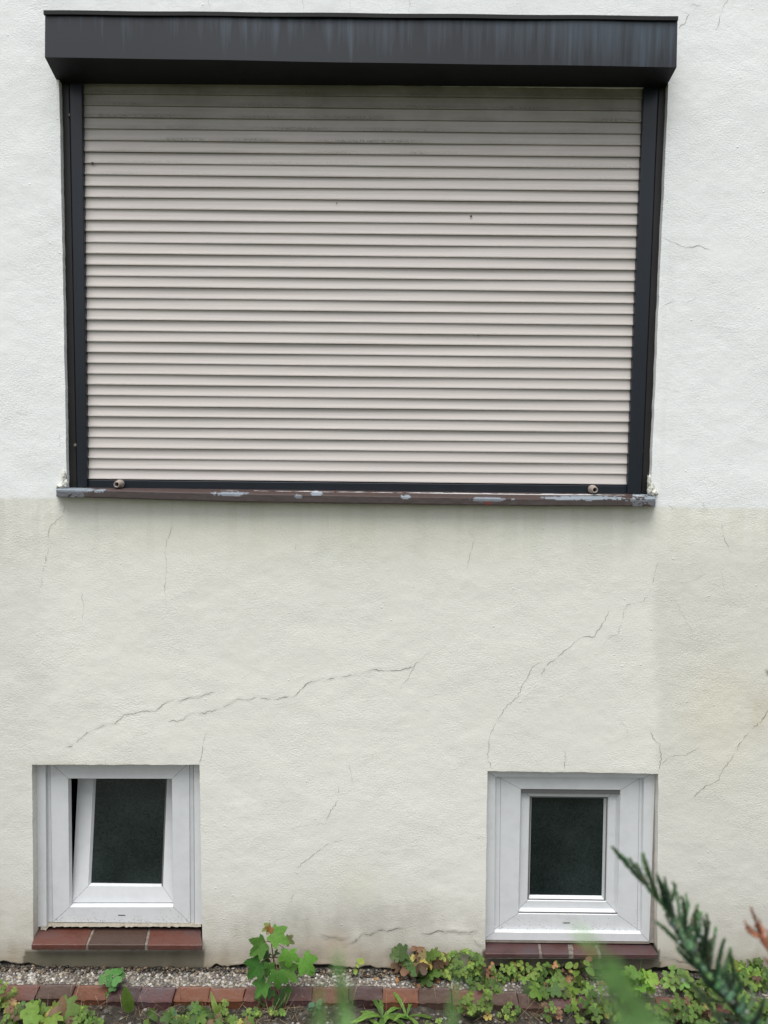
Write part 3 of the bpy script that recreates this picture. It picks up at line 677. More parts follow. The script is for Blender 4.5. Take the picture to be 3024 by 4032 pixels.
# right, closed
win2 = thing('cellar_window', 'closed white cellar window on the right with stepped frame and dark glass', 'window', 'white cellar windows at the foot of the wall')
Yc = .028
A = Q([(1905, 3030), (2580, 3040), (2556, 3707), (1900, 3700)], Yc); B_ = Q([(1950, 3058), (2536, 3063), (2527, 3677), (1946, 3671)], Yc)
mb = MB(); B2 = shift(inset(B_, .002), .013, YN); ringmesh(mb, [shift(A, .03, YN), A, B_, B2], 0); back_ring(mb, A, .003, .02, 1)
cs = mb.build('outer_frame', [M_pvc, M_joint], win2)
Ym = Yc+.013; C_ = Q([(2050, 3106), (2444, 3110), (2433, 3603), (2039.6, 3598)], Ym)
C2 = shift(inset(C_, .009), .020, YN)
mb = MB(); ringmesh(mb, [B2, C_, C2]); back_ring(mb, B2, .003, .06, 1); slot(mb, 2231, 3634, .011, Ym); mb.m[-1] = 2
for (xa, ya, xb, yb) in ((1971, 3062, 1965, 3672), (2517, 3066, 2508, 3672)):
    a = P(xa, ya, Ym-.0004); b = P(xb, yb, Ym-.0004); mb.face([a, b, b+Vector((.0008, 0, 0)), a+Vector((.0008, 0, 0))], 1)
specks(mb, [B2[3].lerp(B2[0], .09), B2[2].lerp(B2[1], .09), B2[2], B2[3]], 130, 1, Ym, 9); specks(mb, [B2[3].lerp(B2[0], .03), B2[2].lerp(B2[1], .03), B2[2], B2[3]], 110, 1, Ym, 10)
mb.build('window_frame', [M_pvc, M_joint, M_hole], win2)
E1 = inset(C2, .024); E2 = shift(inset(E1, .011), .018, YN)
mb = MB(); ringmesh(mb, [C2, E1, E2]); back_ring(mb, C2, .003, .03, 1); sash2 = mb.build('sash', [M_pvc, M_joint], win2)
gp = shift(inset(E2, -.001), -.0003, YN); mb = MB(); mb.face([gp[3], gp[2], gp[1], gp[0]]); mb.face(shift(gp, .004, YN)); mb.build('pane', M_glass, sash2)
mb = MB(); mb.slab([(p.x, p.z) for p in Q([(2566, 3035), (2620, 3035), (2620, 3712), (2557, 3712)], Yc+.003)], Yc+.003, .08); mb.build('sealing_strip', M_seal, win2)
mb = MB(); mb.slab([(p.x, p.z) for p in Q([(1914, 3699), (2557, 3707), (2557, 3716), (1914, 3710)], Yc+.002)], Yc+.002, .06); mb.build('sealing_strip', M_caulk, win2)

# ------------------------------------------------------------------ clinker sills
def brick_mat(name, col, col2):
    return mat(name, col, .5, .45, var=.45, vscale=13, var2=col2, bump=.7, bscale=90, bdist=.003)
BM = [brick_mat('clinker_red', (.115, .040, .027), (.065, .037, .034)), brick_mat('clinker_orange', (.135, .050, .025), (.070, .031, .022)),
      brick_mat('clinker_dark', (.050, .024, .022), (.030, .023, .025)), brick_mat('clinker_brown', (.066, .038, .027), (.042, .026, .021)), brick_mat('clinker_violet', (.085, .040, .038), (.052, .036, .040))]
M_grout = mat('grout', (.15, .13, .11), .9, var=.6, vscale=60, bump=.8, bscale=120, bdist=.002)
def brick_sill(label, bricks, yb, yf, yfb, Ybk, Yfr, mats):
    t = thing('brick_sill', label, 'window sill', 'red brick sills below the cellar windows')
    def corner(pb, pf):
        b = P(pb, yb(pb), Ybk); f = P(pf, yf(pf), Yfr); g = P(pf, yfb(pf), Yfr); g2 = Vector((b.x, Ybk, g.z-.004)); return b, f, g, g2
    for (lb, lf, rb, rf), m_ in zip(bricks, mats):
        L_, R_ = corner(lb, lf), corner(rb, rf); mb = MB(); dz = Vector((0, 0, rnd.uniform(-.0008, .0008)))
        i = [mb.vert(v+dz) for v in (*L_, *R_)]
        for q in ((0,1,5,4),(1,2,6,5),(2,3,7,6),(3,0,4,7),(0,3,2,1),(4,5,6,7)): mb.idx([i[k] for k in q])
        mb.build('brick', m_, t, bevel=.003, seg=3)
    l, r = bricks[0], bricks[-1]
    L_, R_ = corner(l[0]+4, l[1]+6), corner(r[2]-4, r[3]-6); mb = MB(); dz = Vector((0, .002, -.0022))
    i = [mb.vert(v+dz) for v in (*L_, *R_)]
    for q in ((0,1,5,4),(1,2,6,5),(2,3,7,6),(3,0,4,7),(0,3,2,1),(4,5,6,7)): mb.idx([i[k] for k in q])
    mb.build('grout', M_grout, t)
brick_sill('three brown red clinker bricks sloping out under the open cellar window',
    [(152, 123, 366, 338), (374, 346, 584, 570), (592, 580, 791, 797)], lambda x: 3652+(x-150)*.005, lambda x: 3720+(x-123)*.0015, lambda x: 3741+(x-123)*.0, .045, -.034, [BM[0], BM[3], BM[0]])
brick_sill('violet red clinker brick sill under the closed cellar window, behind leaves',
    [(1913, 1910, 2118, 2123), (2126, 2134, 2236, 2240), (2252, 2258, 2342, 2356), (2352, 2368, 2563, 2592)], lambda x: 3706+(x-1914)*.014, lambda x: 3755+(x-1910)*.006, lambda x: 3773+(x-1910)*.003, .045, -.034, [BM[4], BM[4], BM[0], BM[4]])

# ------------------------------------------------------------------ ground
M_ground = mat('garden_soil_far', (.055, .06, .03), .95, var=.5, vscale=3, bump=.6, bscale=20, bdist=.02)
mb = MB(); mb.face([(-60, -80, -.075), (60, -80, -.075), (60, .1, -.075), (-60, .1, -.075)]); tag(mb.build('ground', M_ground), None, None, kind='structure')
# soil bed sheet in front of the bricks
def soil_mat():
    m = mat('wet_soil', attr=True, rough=.85, spec=.3, var=.45, vscale=90, bump=1.0, bscale=160, bdist=.006); return m
mb = MB(); sx = np.arange(-2.0, 2.0, .007); sy = np.arange(-.62, -.13, .007)
XX, YY = np.meshgrid(sx, sy, indexing='ij'); hz = -.024+(fbm(XX, YY, 9, 81)-.5)*.035+(fbm(XX, YY, 60, 82, 3)-.5)*.016+(fbm(XX, YY, 140, 84, 2)-.5)*.007
nn = fbm(XX, YY, 50, 83, 4); n6 = fbm(XX, YY, 170, 85, 2)
ids = np.zeros(XX.shape, int)
for i in range(len(sx)):
    for j in range(len(sy)):
        b = .028+.05*max(0, nn[i, j]-.45)*2; c = (b*1.15, b*1.0, b*.78)
        if n6[i, j] > .78: c = (.17, .16, .145)
        mb.cur = (*c, 1); ids[i, j] = mb.vert((XX[i, j], YY[i, j], hz[i, j]))
for i in range(len(sx)-1):
    for j in range(len(sy)-1): mb.idx([int(ids[i, j]), int(ids[i+1, j]), int(ids[i+1, j+1]), int(ids[i, j+1])], 0, True)
tag(mb.build('soil_bed', soil_mat(), cols=True), None, None, kind='structure')
def soil_z(x, y):
    return float(-.024+(fbm(np.array([x]), np.array([y]), 9, 81)[0]-.5)*.035)
# washed concrete strip with pebbles
zS = 0.0
M_conc = mat('pebble_bedding', (.12, .11, .095), .95, var=.4, vscale=50, bump=.8, bscale=120, bdist=.003)
# positions along the brick line: front top y of bricks vs px
def brick_top(px): return interp([(0, 3882), (300, 3880), (700, 3890), (1200, 3886), (1780, 3893), (2050, 3908), (2300, 3925), (3024, 3935)], px)
mb = MB(); fr_ = [(-3, G(0, 3888, 0).y)]+[(G(p_, brick_top(p_)+4, -.004).x, G(p_, brick_top(p_)+4, -.004).y) for p_ in range(-100, 3200, 150)]+[(3, G(3024, 3939, 0).y)]
for (xa, ya), (xb, yb_) in zip(fr_, fr_[1:]):
    mb.face([(xa, ya, -.004), (xb, yb_, -.004), (xb, .02, -.004), (xa, .02, -.004)]); mb.face([(xa, ya, -.08), (xb, yb_, -.08), (xb, yb_, -.004), (xa, ya, -.004)])
tag(mb.build('concrete_strip', M_conc), None, None, kind='structure')
# pebbles, one mesh
base_dirs = []
t_ = (1+5**.5)/2
ico_v = [Vector(v).normalized() for v in ((-1,t_,0),(1,t_,0),(-1,-t_,0),(1,-t_,0),(0,-1,t_),(0,1,t_),(0,-1,-t_),(0,1,-t_),(t_,0,-1),(t_,0,1),(-t_,0,-1),(-t_,0,1))]
ico_f = [(0,11,5),(0,5,1),(0,1,7),(0,7,10),(0,10,11),(1,5,9),(5,11,4),(11,10,2),(10,7,6),(7,1,8),(3,9,4),(3,4,2),(3,2,6),(3,6,8),(3,8,9),(4,9,5),(2,4,11),(6,2,10),(8,6,7),(9,8,1)]
def subdiv(v, f):
    v = list(v); c = {}; nf = []
    def mid(a, b):
        k = (min(a, b), max(a, b))
        if k not in c: v.append((v[a]+v[b]).normalized()); c[k] = len(v)-1
        return c[k]
    for a, b, d in f:
        x, y, z = mid(a, b), mid(b, d), mid(d, a); nf += [(a, x, z), (b, y, x), (d, z, y), (x, y, z)]
    return v, nf
sph_v, sph_f = subdiv(ico_v, ico_f)
SV = np.array([tuple(v) for v in sph_v])
def pebbles(name, spots, mat_, kind='stuff'):
    vs_, fs_, cs_ = [], [], []; rg = np.random.RandomState(4); off = 0
    for (x, y, z, r, c) in spots:
        sc = r*np.array([rg.uniform(.8, 1.5), rg.uniform(.7, 1.1), rg.uniform(.5, .8)]); a = rg.uniform(0, 6.28)
        M3 = np.array([[math.cos(a), -math.sin(a), 0], [math.sin(a), math.cos(a), 0], [0, 0, 1]])
        q = (SV*(1+rg.uniform(-.09, .09, (len(SV), 1)))*sc)@M3.T+np.array([x, y, z]); vs_.append(q); fs_ += [(p[0]+off, p[1]+off, p[2]+off) for p in sph_f]; off += len(SV)
        cs_ += [(*c, 1)]*len(SV)
    me = bpy.data.meshes.new(name); me.from_pydata(np.concatenate(vs_).tolist(), [], fs_); me.materials.append(mat_)
    ca = me.color_attributes.new('Col', 'FLOAT_COLOR', 'POINT'); ca.data.foreach_set('color', np.array(cs_, dtype=np.float32).ravel())
    me.polygons.foreach_set('use_smooth', [True]*len(fs_))
    o = bpy.data.objects.new(name, me); COL.objects.link(o); tag(o, None, None, kind=kind); return o
M_peb = mat('pebble', attr=True, rough=.45, spec=.45, var=.15, vscale=120)
PC = [(.42, .39, .33), (.30, .27, .22), (.50, .48, .44), (.20, .17, .14), (.36, .30, .24), (.24, .23, .22), (.45, .40, .32), (.16, .13, .11), (.62, .60, .57)]
sp = []
for i in range(9500):
    x = rnd.uniform(-1.5, 1.5); y = rnd.uniform(-.137, .012)
    # dirt covers the strip near the wall and in patches
    cover = float(mn.noise(Vector((x*5, y*16, 3))))
    px_, _ = proj(Vector((x, y, 0)))
    wallward = (y+.022)/.035
    thin = .75*max(0, min(1, wallward+cover)) + (.42 if 1750 < px_ < 3024 else 0) + .5*max(0, cover-.25)
    if rnd.random() < thin: continue
    if y < G(px_, brick_top(px_), 0).y+.003: continue
    c = rnd.choice(PC); k = rnd.uniform(.38, .80); r = rnd.uniform(.0030, .0060)
    sp.append((x, y, -.004+r*rnd.uniform(.0, .45), r, tuple(a*k for a in c)))
peb = pebbles('gravel', sp, M_peb); peb['label'] = 'small rounded grey and beige pebbles along the wall foot'
# dark crumbs at the wall foot
sp = []
for i in range(3000):
    x = rnd.uniform(-1.5, 1.5) if i < 1500 else rnd.uniform(.1, 1.4); y = -.005-abs(rnd.gauss(0, .013))*(1 if i < 1500 else 1.4); sp.append((x, y, rnd.uniform(-.004, .006), rnd.uniform(.002, .007), rnd.choice([(.03, .025, .02), (.05, .04, .03), (.02, .018, .015), (.08, .06, .04), (.15, .11, .07)])))
for i in range(1500):
    x = rnd.uniform(-1.6, 1.6); y = rnd.uniform(-.6, -.16); sp.append((x, y, soil_z(x, y)+rnd.uniform(0, .008), rnd.uniform(.002, .006)*(1 if rnd.random() < .9 else 1.7), rnd.choice([(.05, .04, .03), (.03, .026, .02), (.22, .21, .2), (.10, .07, .05), (.16, .15, .14), (.04, .035, .03)])))
cr_ = pebbles('soil_crumbs', sp, M_peb)
# edging bricks
seams = [-112, 27, 163, 302, 436, 563, 697, 832, 969, 1100, 1233, 1375, 1508, 1648, 1778, 1903, 2037, 2168, 2310, 2445, 2580, 2715, 2850, 2985, 3120]
places = {0: 'beyond the left edge'}
desc = ['rust red', 'dull brown', 'orange red', 'dark wine red', 'pale red', 'orange brown', 'brick orange', 'deep red brown', 'brown', 'mossy red', 'blackened', 'rusty orange', 'brownish red']
pickm = [0, 0, 3, 1, 2, 4, 1, 1, 0, 4, 0, 2, 1, 3, 0, 3, 3, 4, 2, 2, 0, 0, 2, 0, 3, 2]
for i, (a, b) in enumerate(zip(seams, seams[1:])):
    pa, pb = brick_top((a+b)/2)+rnd.uniform(-3, 3), 0
    zt = .004+rnd.uniform(-.004, .004); dep = .047+rnd.uniform(-.006, .006)
    A = G(a+2.5, pa+rnd.uniform(-1.5, 1.5), zt); B = G(b-2.5, pa+rnd.uniform(-1.5, 1.5), zt)
    cpx = (a+b)/2; tilt = rnd.uniform(-.05, .05)
    mb = MB(); u = (B-A).normalized(); bw = (B-A).length; n = 8; mrow = 5
    yd = Vector((0, -1, 0)); yd = (yd+u*rnd.uniform(-.08, .08)).normalized()
    O = A.copy(); rows = []
    # brick as a rounded block with uneven worn arrises
    def bp(s, t, zz):
        e = .0025
        p = O+u*(bw*s)+yd*(dep*t); p.z = zt+zz-(t*.012)
        w_ = mn.noise(Vector((p.x*60, p.y*60, i)))*.0022; p.z += w_ if zz == 0 else 0
        p.x += mn.noise(Vector((p.x*40, p.z*80, i+5)))*.002*(1 if s in (0, 1) else 0); p.y += mn.noise(Vector((p.x*70, p.z*60, i+9)))*.004*(t == 1)
        return p
    top = [[mb.vert(bp(s/n, t/mrow, 0)) for s in range(n+1)] for t in range(mrow+1)]
    for t in range(mrow):
        for s in range(n): mb.idx([top[t][s], top[t+1][s], top[t+1][s+1], top[t][s+1]], 0, True)
    per = top[0]+[r_[n] for r_ in top[1:]]+top[mrow][::-1][1:]+[top[t][0] for t in range(mrow-1, 0, -1)]
    lowv = []
    for k in per:
        x, y, z = mb.v[k]; lowv.append(mb.vert((x, y, z-.11)))
    for k in range(len(per)): j = (k+1) % len(per); mb.idx([per[j], per[k], lowv[k], lowv[j]], 0)
    o = mb.build('edging_brick', BM[pickm[i % len(pickm)]], None, bevel=.002)
    if a > -120 and b < 3130:
        k = i
        ref = ['at the far left edge of the bed', 'second from the left edge', 'third from the left edge', 'under the left end of the open cellar window', 'in front of the open cellar window, below the clover seedling', 'in front of the open cellar window, right of the clover seedling',
               'just right of the open cellar window', 'second to the left of the maple seedling', 'next left of the maple seedling', 'right behind the maple seedling', 'next right of the maple seedling', 'third right of the maple seedling', 'left of the dandelion rosette', 'behind the dandelion rosette',
               'next right of the dandelion rosette', 'left below the closed cellar window', 'under the left corner of the closed cellar window', 'under the left half of the closed cellar window', 'below the middle of the closed cellar window', 'behind the blurred green twig', 'right of the blurred green twig',
               'below the right corner of the closed cellar window', 'left of the blue green conifer twig', 'behind the blue green conifer twig', 'at the right edge of the bed', 'last on the right'][min(k, 25)]
        lab = f"edging brick {ref}"
    else: lab = 'edging brick beyond the end of the visible bed'
    tag(o, lab, 'brick', 'row of edging bricks along the bed')

# ------------------------------------------------------------------ plants
def leafmat(name, trans=.3): return mat(name, attr=True, rough=.55, spec=.25, var=.22, vscale=120, trans=trans)
M_leaf = leafmat('leaf_green'); M_dry = leafmat('leaf_dry', .1)
M_stem = mat('stem', attr=True, rough=.6)
GR = [(.072, .130, .024), (.100, .175, .030), (.050, .098, .022), (.135, .205, .036), (.060, .112, .032)]
YE = (.22, .19, .05); BR = (.19, .10, .05); DB = (.09, .055, .03)
def outline_maple(): 
    pts = []; lob = [(-112, .55), (-52, .86), (0, 1.05), (52, .86), (112, .55)]; sinus = [(-84, .47), (-27, .56), (27, .56), (84, .47)]
    seq = [(-165, .18)]
    for i, (a, r) in enumerate(lob):
        seq += [(a-17, r*.72), (a-13, r*.83), (a-10, r*.78), (a-6, r*.93), (a-4, r*.88), (a, r), (a+4, r*.88), (a+6, r*.93), (a+10, r*.78), (a+13, r*.83), (a+17, r*.72)]
        if i < 4: seq.append(sinus[i])
    seq.append((165, .18)); return [(math.radians(a), r) for a, r in seq]
def outline_oval(w=.55, n=10):
    return [(x, y) for x, y in [(-w*math.sin(math.pi*k/n)*.5*(1-.25*k/n+.1), k/n) for k in range(n+1)]]
def polar_leaf(mb, base, dirv, nrmv, size, seq, col, fold=.15, droop=.25, cf=.35):
    fold *= rnd.uniform(.6, 2.6); droop *= rnd.uniform(.3, 2.2)
    """base: petiole joint; dirv: tip direction; nrmv: leaf normal"""
    d = dirv.normalized(); s = d.cross(nrmv).normalized(); n = s.cross(d).normalized()
    c = base+d*(cf*size*.0)
    mb.cur = (*col, 1)
    def pt(a, r):
        x = math.sin(a)*r*size; y = math.cos(a)*r*size
        return base+s*x+d*(y+size*.12)+n*(abs(x)*fold-(x*x+y*y)/size*droop)
    ctr = mb.vert(base+d*size*.12); rim = []
    for (a, r) in seq:
        k = rnd.uniform(.88, 1.12); mb.cur = (col[0]*k, col[1]*k, col[2]*k, 1); rim.append(mb.vert(pt(a, r)))
    # inner ring so that the droop curves
    inn = []
    for (a, r) in seq: inn.append(mb.vert(pt(a, r*.5)))
    for i in range(len(seq)-1):
        mb.idx([ctr, inn[i], inn[i+1]], 0, True); mb.idx([inn[i], rim[i], rim[i+1], inn[i+1]], 0, True)
def strip_leaf(mb, base, dirv, nrmv, length, width, col, droop=.3, fold=.2, n=7, shape=None, teeth=0):
    d = dirv.normalized(); s = d.cross(nrmv).normalized(); nn_ = s.cross(d).normalized(); rows = []
    for k in range(n+1):
        t = k/n; w_ = width*.5*(shape(t) if shape else math.sin(math.pi*min(1, t*.93+.07))**.75*(1.15-.4*t))
        if teeth and k % 2 and 0 < k < n: w_ *= 1-teeth
        p = base+d*(length*t*(1-.15*droop*t))+nn_*(-droop*length*t*t)+Vector((0, 0, -droop*length*t*t*.4)); q = rnd.uniform(.9, 1.1)
        mb.cur = (col[0]*q*.85, col[1]*q*.85, col[2]*q*.85, 1); c0 = mb.vert(p)
        mb.cur = (col[0]*q, col[1]*q, col[2]*q, 1); rows.append((mb.vert(p-s*w_+nn_*w_*fold), c0, mb.vert(p+s*w_+nn_*w_*fold)))
    for a, b in zip(rows, rows[1:]):
        mb.idx([a[0], a[1], b[1], b[0]], 0, True); mb.idx([a[1], a[2], b[2], b[1]], 0, True)
SEQ_MAPLE = outline_maple()
SEQ_LOBED = [(R(a), r) for a, r in [(-150, .3), (-125, .72), (-105, .8), (-88, .5), (-70, .82), (-50, .95), (-36, .62), (-18, .96), (0, 1.0), (18, .96), (36, .62), (50, .95), (70, .82), (88, .5), (105, .8), (125, .72), (150, .3)]]
def seq_heart(): return [(R(a), r) for a, r in [(-75, .35), (-55, .75), (-38, .98), (-20, 1.02), (0, .82), (20, 1.02), (38, .98), (55, .75), (75, .35)]]
SEQ_HEART = seq_heart()
SEQ_OVAL = [(R(a), r) for a, r in [(-110, .18), (-60, .36), (-38, .55), (-22, .8), (0, 1.0), (22, .8), (38, .55), (60, .36), (110, .18)]]
def vary(c, k=.25):
    k *= 1.5; q = rnd.uniform(1-k, 1+k); return (c[0]*q*rnd.uniform(.9, 1.15), c[1]*q, c[2]*q)
TOCAM = lambda p: (CAM-p).normalized()
def plant(name, label, cat, origin, build, group=None):
    t = thing(name, label, cat, group); lv, st, dr = MB(), MB(), MB()
    build(origin, lv, st, dr)
    if st.v: st.build('stem', M_stem, t, cols=True)
    if lv.v: lv.build('leaves', M_leaf, t, cols=True)
    if dr.v: dr.build('withered_leaves', M_dry, t, cols=True)
    return t
def stemcurve(st, a, b, r, col=(.09, .13, .03), sag=.0):
    st.cur = (*col, 1); m_ = (a+b)/2+Vector((rnd.uniform(-.1, .1), rnd.uniform(-.1, .1), .12))*(b-a).length
    pts = [a*(1-t)**2+m_*2*t*(1-t)+b*t*t for t in (0, .25, .5, .75, 1)]; st.tube(pts, [r, r*.9, r*.8, r*.7, r*.6], 5)
def up_ish(s=.5): return Vector((rnd.uniform(-s, s), rnd.uniform(-s, s)-.35, 1)).normalized()
# -- maple seedling, leaf by leaf
mp_ = thing('maple_seedling', 'young maple seedling with fresh green lobed leaves growing by the bricks', 'seedling')
mb = MB(); mb.cur = (.10, .045, .03, 1)
Y0 = -.185; foot = G(1085, 3975, -.045); Yp = foot.y
sp_ = [foot, P(1087, 3880, Yp+.01), P(1082, 3820, Yp+.015), P(1076, 3770, Yp+.02), P(1068, 3710, Yp+.02), P(1063, 3665, Yp+.022)]
mb.tube(sp_, [.0028, .0025, .0021, .0018, .0014, .001], 7); stem_o = mb.build('stem', M_stem, mp_, cols=True)
ML = [ # joint px, tip px, size px(length), depth dy, colour
 ((1040,3715),(970,3775),88,.00,(.07,.17,.03)), ((1030,3718),(1010,3755),40,.01,(.09,.2,.04)), ((1075,3678),(1150,3722),88,-.01,(.10,.22,.035)), ((1130,3700),(1183,3728),45,.02,(.12,.14,.05)), ((1065,3655),(1042,3690),36,.0,(.22,.12,.04)),
 ((1060,3652),(1018,3670),42,.01,(.13,.17,.05)), ((1068,3660),(1083,3664),20,0,(.24,.10,.04)), ((1137,3748),(1134,3825),82,-.02,(.115,.25,.04)), ((1195,3775),(1235,3835),92,-.005,(.075,.19,.03)), ((1200,3800),(1255,3825),60,.0,(.07,.17,.03)),
 ((1025,3790),(975,3855),95,-.01,(.05,.145,.025)), ((1060,3800),(1050,3855),62,-.02,(.065,.16,.03)), ((1120,3815),(1165,3860),85,-.01,(.07,.17,.03)), ((1095,3830),(1092,3900),82,-.04,(.06,.165,.03)), ((1045,3870),(1010,3920),80,-.02,(.05,.14,.025)),
 ((1070,3905),(1062,3925),40,0,(.045,.11,.03)), ((1100,3925),(1103,3965),60,-.02,(.05,.13,.03)), ((1125,3895),(1135,3930),50,.0,(.045,.12,.025)), ((1055,3755),(1040,3765),36,.02,(.04,.1,.03)), ((1085,3755),(1100,3752),30,.02,(.05,.1,.04)), ((1040,3780),(1070,3785),40,.02,(.05,.11,.03)), ((1110,3790),(1125,3810),40,.0,(.07,.15,.035)), ((1015,3935),(1022,3945),35,-.01,(.06,.14,.03)), ((1035,3945),(1040,3960),32,-.01,(.06,.14,.03))]
for (j, tp, sz, dy, c) in ML:
    a = P(*j, Yp+dy); b = P(*tp, Yp+dy-.012); d = (b-a)
    L_ = sz/F*(D+Yp)*.82
    near = min(sp_, key=lambda q: abs(q.z-(a.z-.01)))
    nrmv = (TOCAM(a)*.75+Vector((rnd.uniform(-.35, .35), 0, .55))).normalized()
    mb = MB(); mb.cur = (.16, .09, .04, 1); mb.tube([near, (near+a)/2+Vector((0, 0, .006)), a], [.0011, .0009, .0008], 5, 1)
    polar_leaf(mb, a-d.normalized()*.004, d, nrmv, L_, SEQ_MAPLE, vary(c, .25), .24, .16)
    mb.build('leaf', [M_leaf, M_stem], mp_, cols=True)
# -- clump makers
def clump(n, hmin, hmax, spread, size, seq, cols, dry=0, fold=.15, aim=None, tri=False, upright=.3):
    def f(o, lv, st, dr):
        for i in range(n):
            a = rnd.uniform(0, 6.283); rr = spread*math.sqrt(rnd.random()); h = rnd.uniform(hmin, hmax)
            tip = o+Vector((math.cos(a)*rr, math.sin(a)*rr*.6-(.01 if aim is None else aim), h))
            if tip.y > -.012: tip.y = -.012
            isdry = rnd.random() < dry; c = vary(rnd.choice([BR, YE, DB]), .3) if isdry else vary(rnd.choice(cols), .25)
            stemcurve(st, o+Vector((rnd.uniform(-.3, .3)*spread, rnd.uniform(-.2, .1)*spread, 0)), tip, .0009, (.12, .07, .03) if isdry else (.10, .14, .04))
            d = Vector((math.cos(a), math.sin(a)*.6-.3, rnd.uniform(-.5, upright))); nv = (up_ish(.4)+TOCAM(tip)*.7).normalized(); s = size*rnd.uniform(.65, 1.15)
            tgt = dr if isdry else lv
            if tri:
                for q in (-1, 0, 1):
                    dd = Matrix.Rotation(q*R(115 if tri == 1 else 75), 3, nv)@(d-nv*d.dot(nv)).normalized(); polar_leaf(tgt, tip, dd, nv, s*(.95 if q else 1), seq, c, fold, .15)
            else: polar_leaf(tgt, tip, d, nv, s, seq, c, fold, .2 if not isdry else .5)
    return f
grpW = 'leafy weeds along the wall foot'
def wallplant(px, py, label, fn, name='weed', cat='weed', y=-.02):
    o = G(px, py, .0) if False else Vector((P(px, py, y).x, y, -.002)); return plant(name, label, cat, o, fn, grpW)
# wall-foot plants (positions measured along the wall)
wallplant(1400, 3800, 'tiny yellow green sprout growing from the wall foot in mid picture', clump(6, .03, .06, .014, .020, SEQ_OVAL, [(.16, .22, .04)]), 'seedling', 'seedling')
wallplant(1635, 3800, 'bushy lobed leaf weed with brown leaves at the wall foot, left of the other clump', clump(26, .02, .085, .062, .032, SEQ_LOBED, [GR[0], GR[2], GR[4]], .22, upright=.6))
wallplant(1690, 3800, 'weed with red edged leaves leaning on the wall beside the bushy lobed weed', clump(9, .03, .09, .03, .032, SEQ_LOBED, [GR[0], (.13, .12, .04)], .15, upright=.6))
wallplant(1810, 3800, 'bright green clump at the wall foot just left of the closed cellar window', clump(40, .02, .088, .068, .017, SEQ_OVAL, [GR[1], GR[0], GR[3]], .12, tri=2, upright=.6))
wallplant(1880, 3800, 'low weed with yellow and brown leaves under the left end of the violet brick sill', clump(16, .005, .04, .035, .014, SEQ_OVAL, [GR[1], GR[0]], .4, tri=2))
wallplant(1985, 3800, 'green weed under the left brick of the violet brick sill', clump(18, .01, .055, .042, .017, SEQ_OVAL, [GR[1], GR[3], GR[0]], .18, tri=2, aim=.03))
wallplant(2065, 3800, 'dense bright weed under the second seam of the violet brick sill', clump(18, .02, .06, .042, .017, SEQ_OVAL, [GR[1], GR[3]], .08, tri=2, aim=.03))
wallplant(2150, 3800, 'weed with one orange leaf under the middle of the violet brick sill', clump(18, .015, .07, .04, .017, SEQ_OVAL, [GR[1], GR[0]], .22, tri=2, aim=.035))
wallplant(2210, 3800, 'small dried weed with pale brown curled leaves under the brick sill', clump(8, .02, .06, .02, .018, SEQ_OVAL, [GR[1]], .75, aim=.03))
wallplant(2270, 3800, 'weed with narrow pointed leaves in front of the violet brick sill', clump(11, .04, .085, .028, .028, SEQ_OVAL, [GR[0], GR[3]], .05, aim=.04))
wallplant(1180, 3810, 'single grass tuft behind the maple seedling', lambda o, lv, st, dr: [strip_leaf(lv, o, Vector((dx, -.2, 1)), Vector((0, -1, .3)), l, .006, GR[2], .1) for dx, l in ((.35, .10), (-.1, .055), (.1, .05), (-.4, .045))], 'grass_tuft', 'grass')
wallplant(2940, 3800, 'light green weed at the wall foot near the right edge, behind the conifer twig', clump(22, .01, .06, .055, .022, SEQ_LOBED, [GR[1], GR[3]], .08))
wallplant(2890, 3800, 'small yellowish weed at the wall foot right of the conifer twig tip', clump(10, .005, .05, .025, .020, SEQ_LOBED, [GR[3], (.14, .2, .03)], .1))
wallplant(3010, 3800, 'green weed at the wall foot cut by the right edge of the photo', clump(16, .01, .055, .04, .022, SEQ_LOBED, [GR[0], GR[1]], .08))
# bed plants: positioned on the ground (pixel of the foot on the soil)
grpB = 'weeds growing in the soil bed'
def bed(px, py, label, fn, name='weed', cat='weed', z=None):
    o = G(px, py, -.030); 
    if o.y > -.175 and z is None: o.y = min(o.y, -.175)
    o.z = soil_z(o.x, o.y)+.002 if z is None else z
    return plant(name, label, cat, o, fn, grpB)
cl = lambda n, sp, s, dry=.05, h=(.01, .05): clump(n, h[0], h[1], sp, s, SEQ_HEART, [GR[1], GR[3], GR[0]], dry, tri=1, fold=.1)
bed(10, 3990, 'clover clump cut by the left edge of the photo', cl(26, .045, .013, .05, (.02, .09)), 'clover', 'clover')
bed(60, 4040, 'yellowing clover in the bottom left corner', cl(16, .04, .013, .2, (.01, .06)), 'clover', 'clover')
bed(195, 4050, 'broad leaf weed below the third edging brick from the left', clump(16, .02, .075, .05, .040, SEQ_LOBED, [GR[1], GR[0], GR[3]], .1))
bed(120, 4000, 'small blue green seedling left of the broad leaf weed', clump(5, .01, .04, .02, .016, SEQ_OVAL, [(.07, .14, .06)]), 'seedling', 'seedling')
bed(330, 4050, 'clover clump at the bottom edge below the open cellar window', cl(26, .05, .012), 'clover', 'clover')
plant('clover', 'clover seedling growing on the pebbles below the open cellar window', 'clover', G(448, 3885, 0), clump(5, .010, .045, .028, .026, SEQ_HEART, [(.06, .17, .04)], tri=1, fold=.05, upright=.8), grpB)
plant('clover', 'tiny clover sprig hanging over the brick below the clover seedling', 'clover', G(437, 3925, -.02), cl(5, .012, .010, 0, (.005, .03)), grpB)
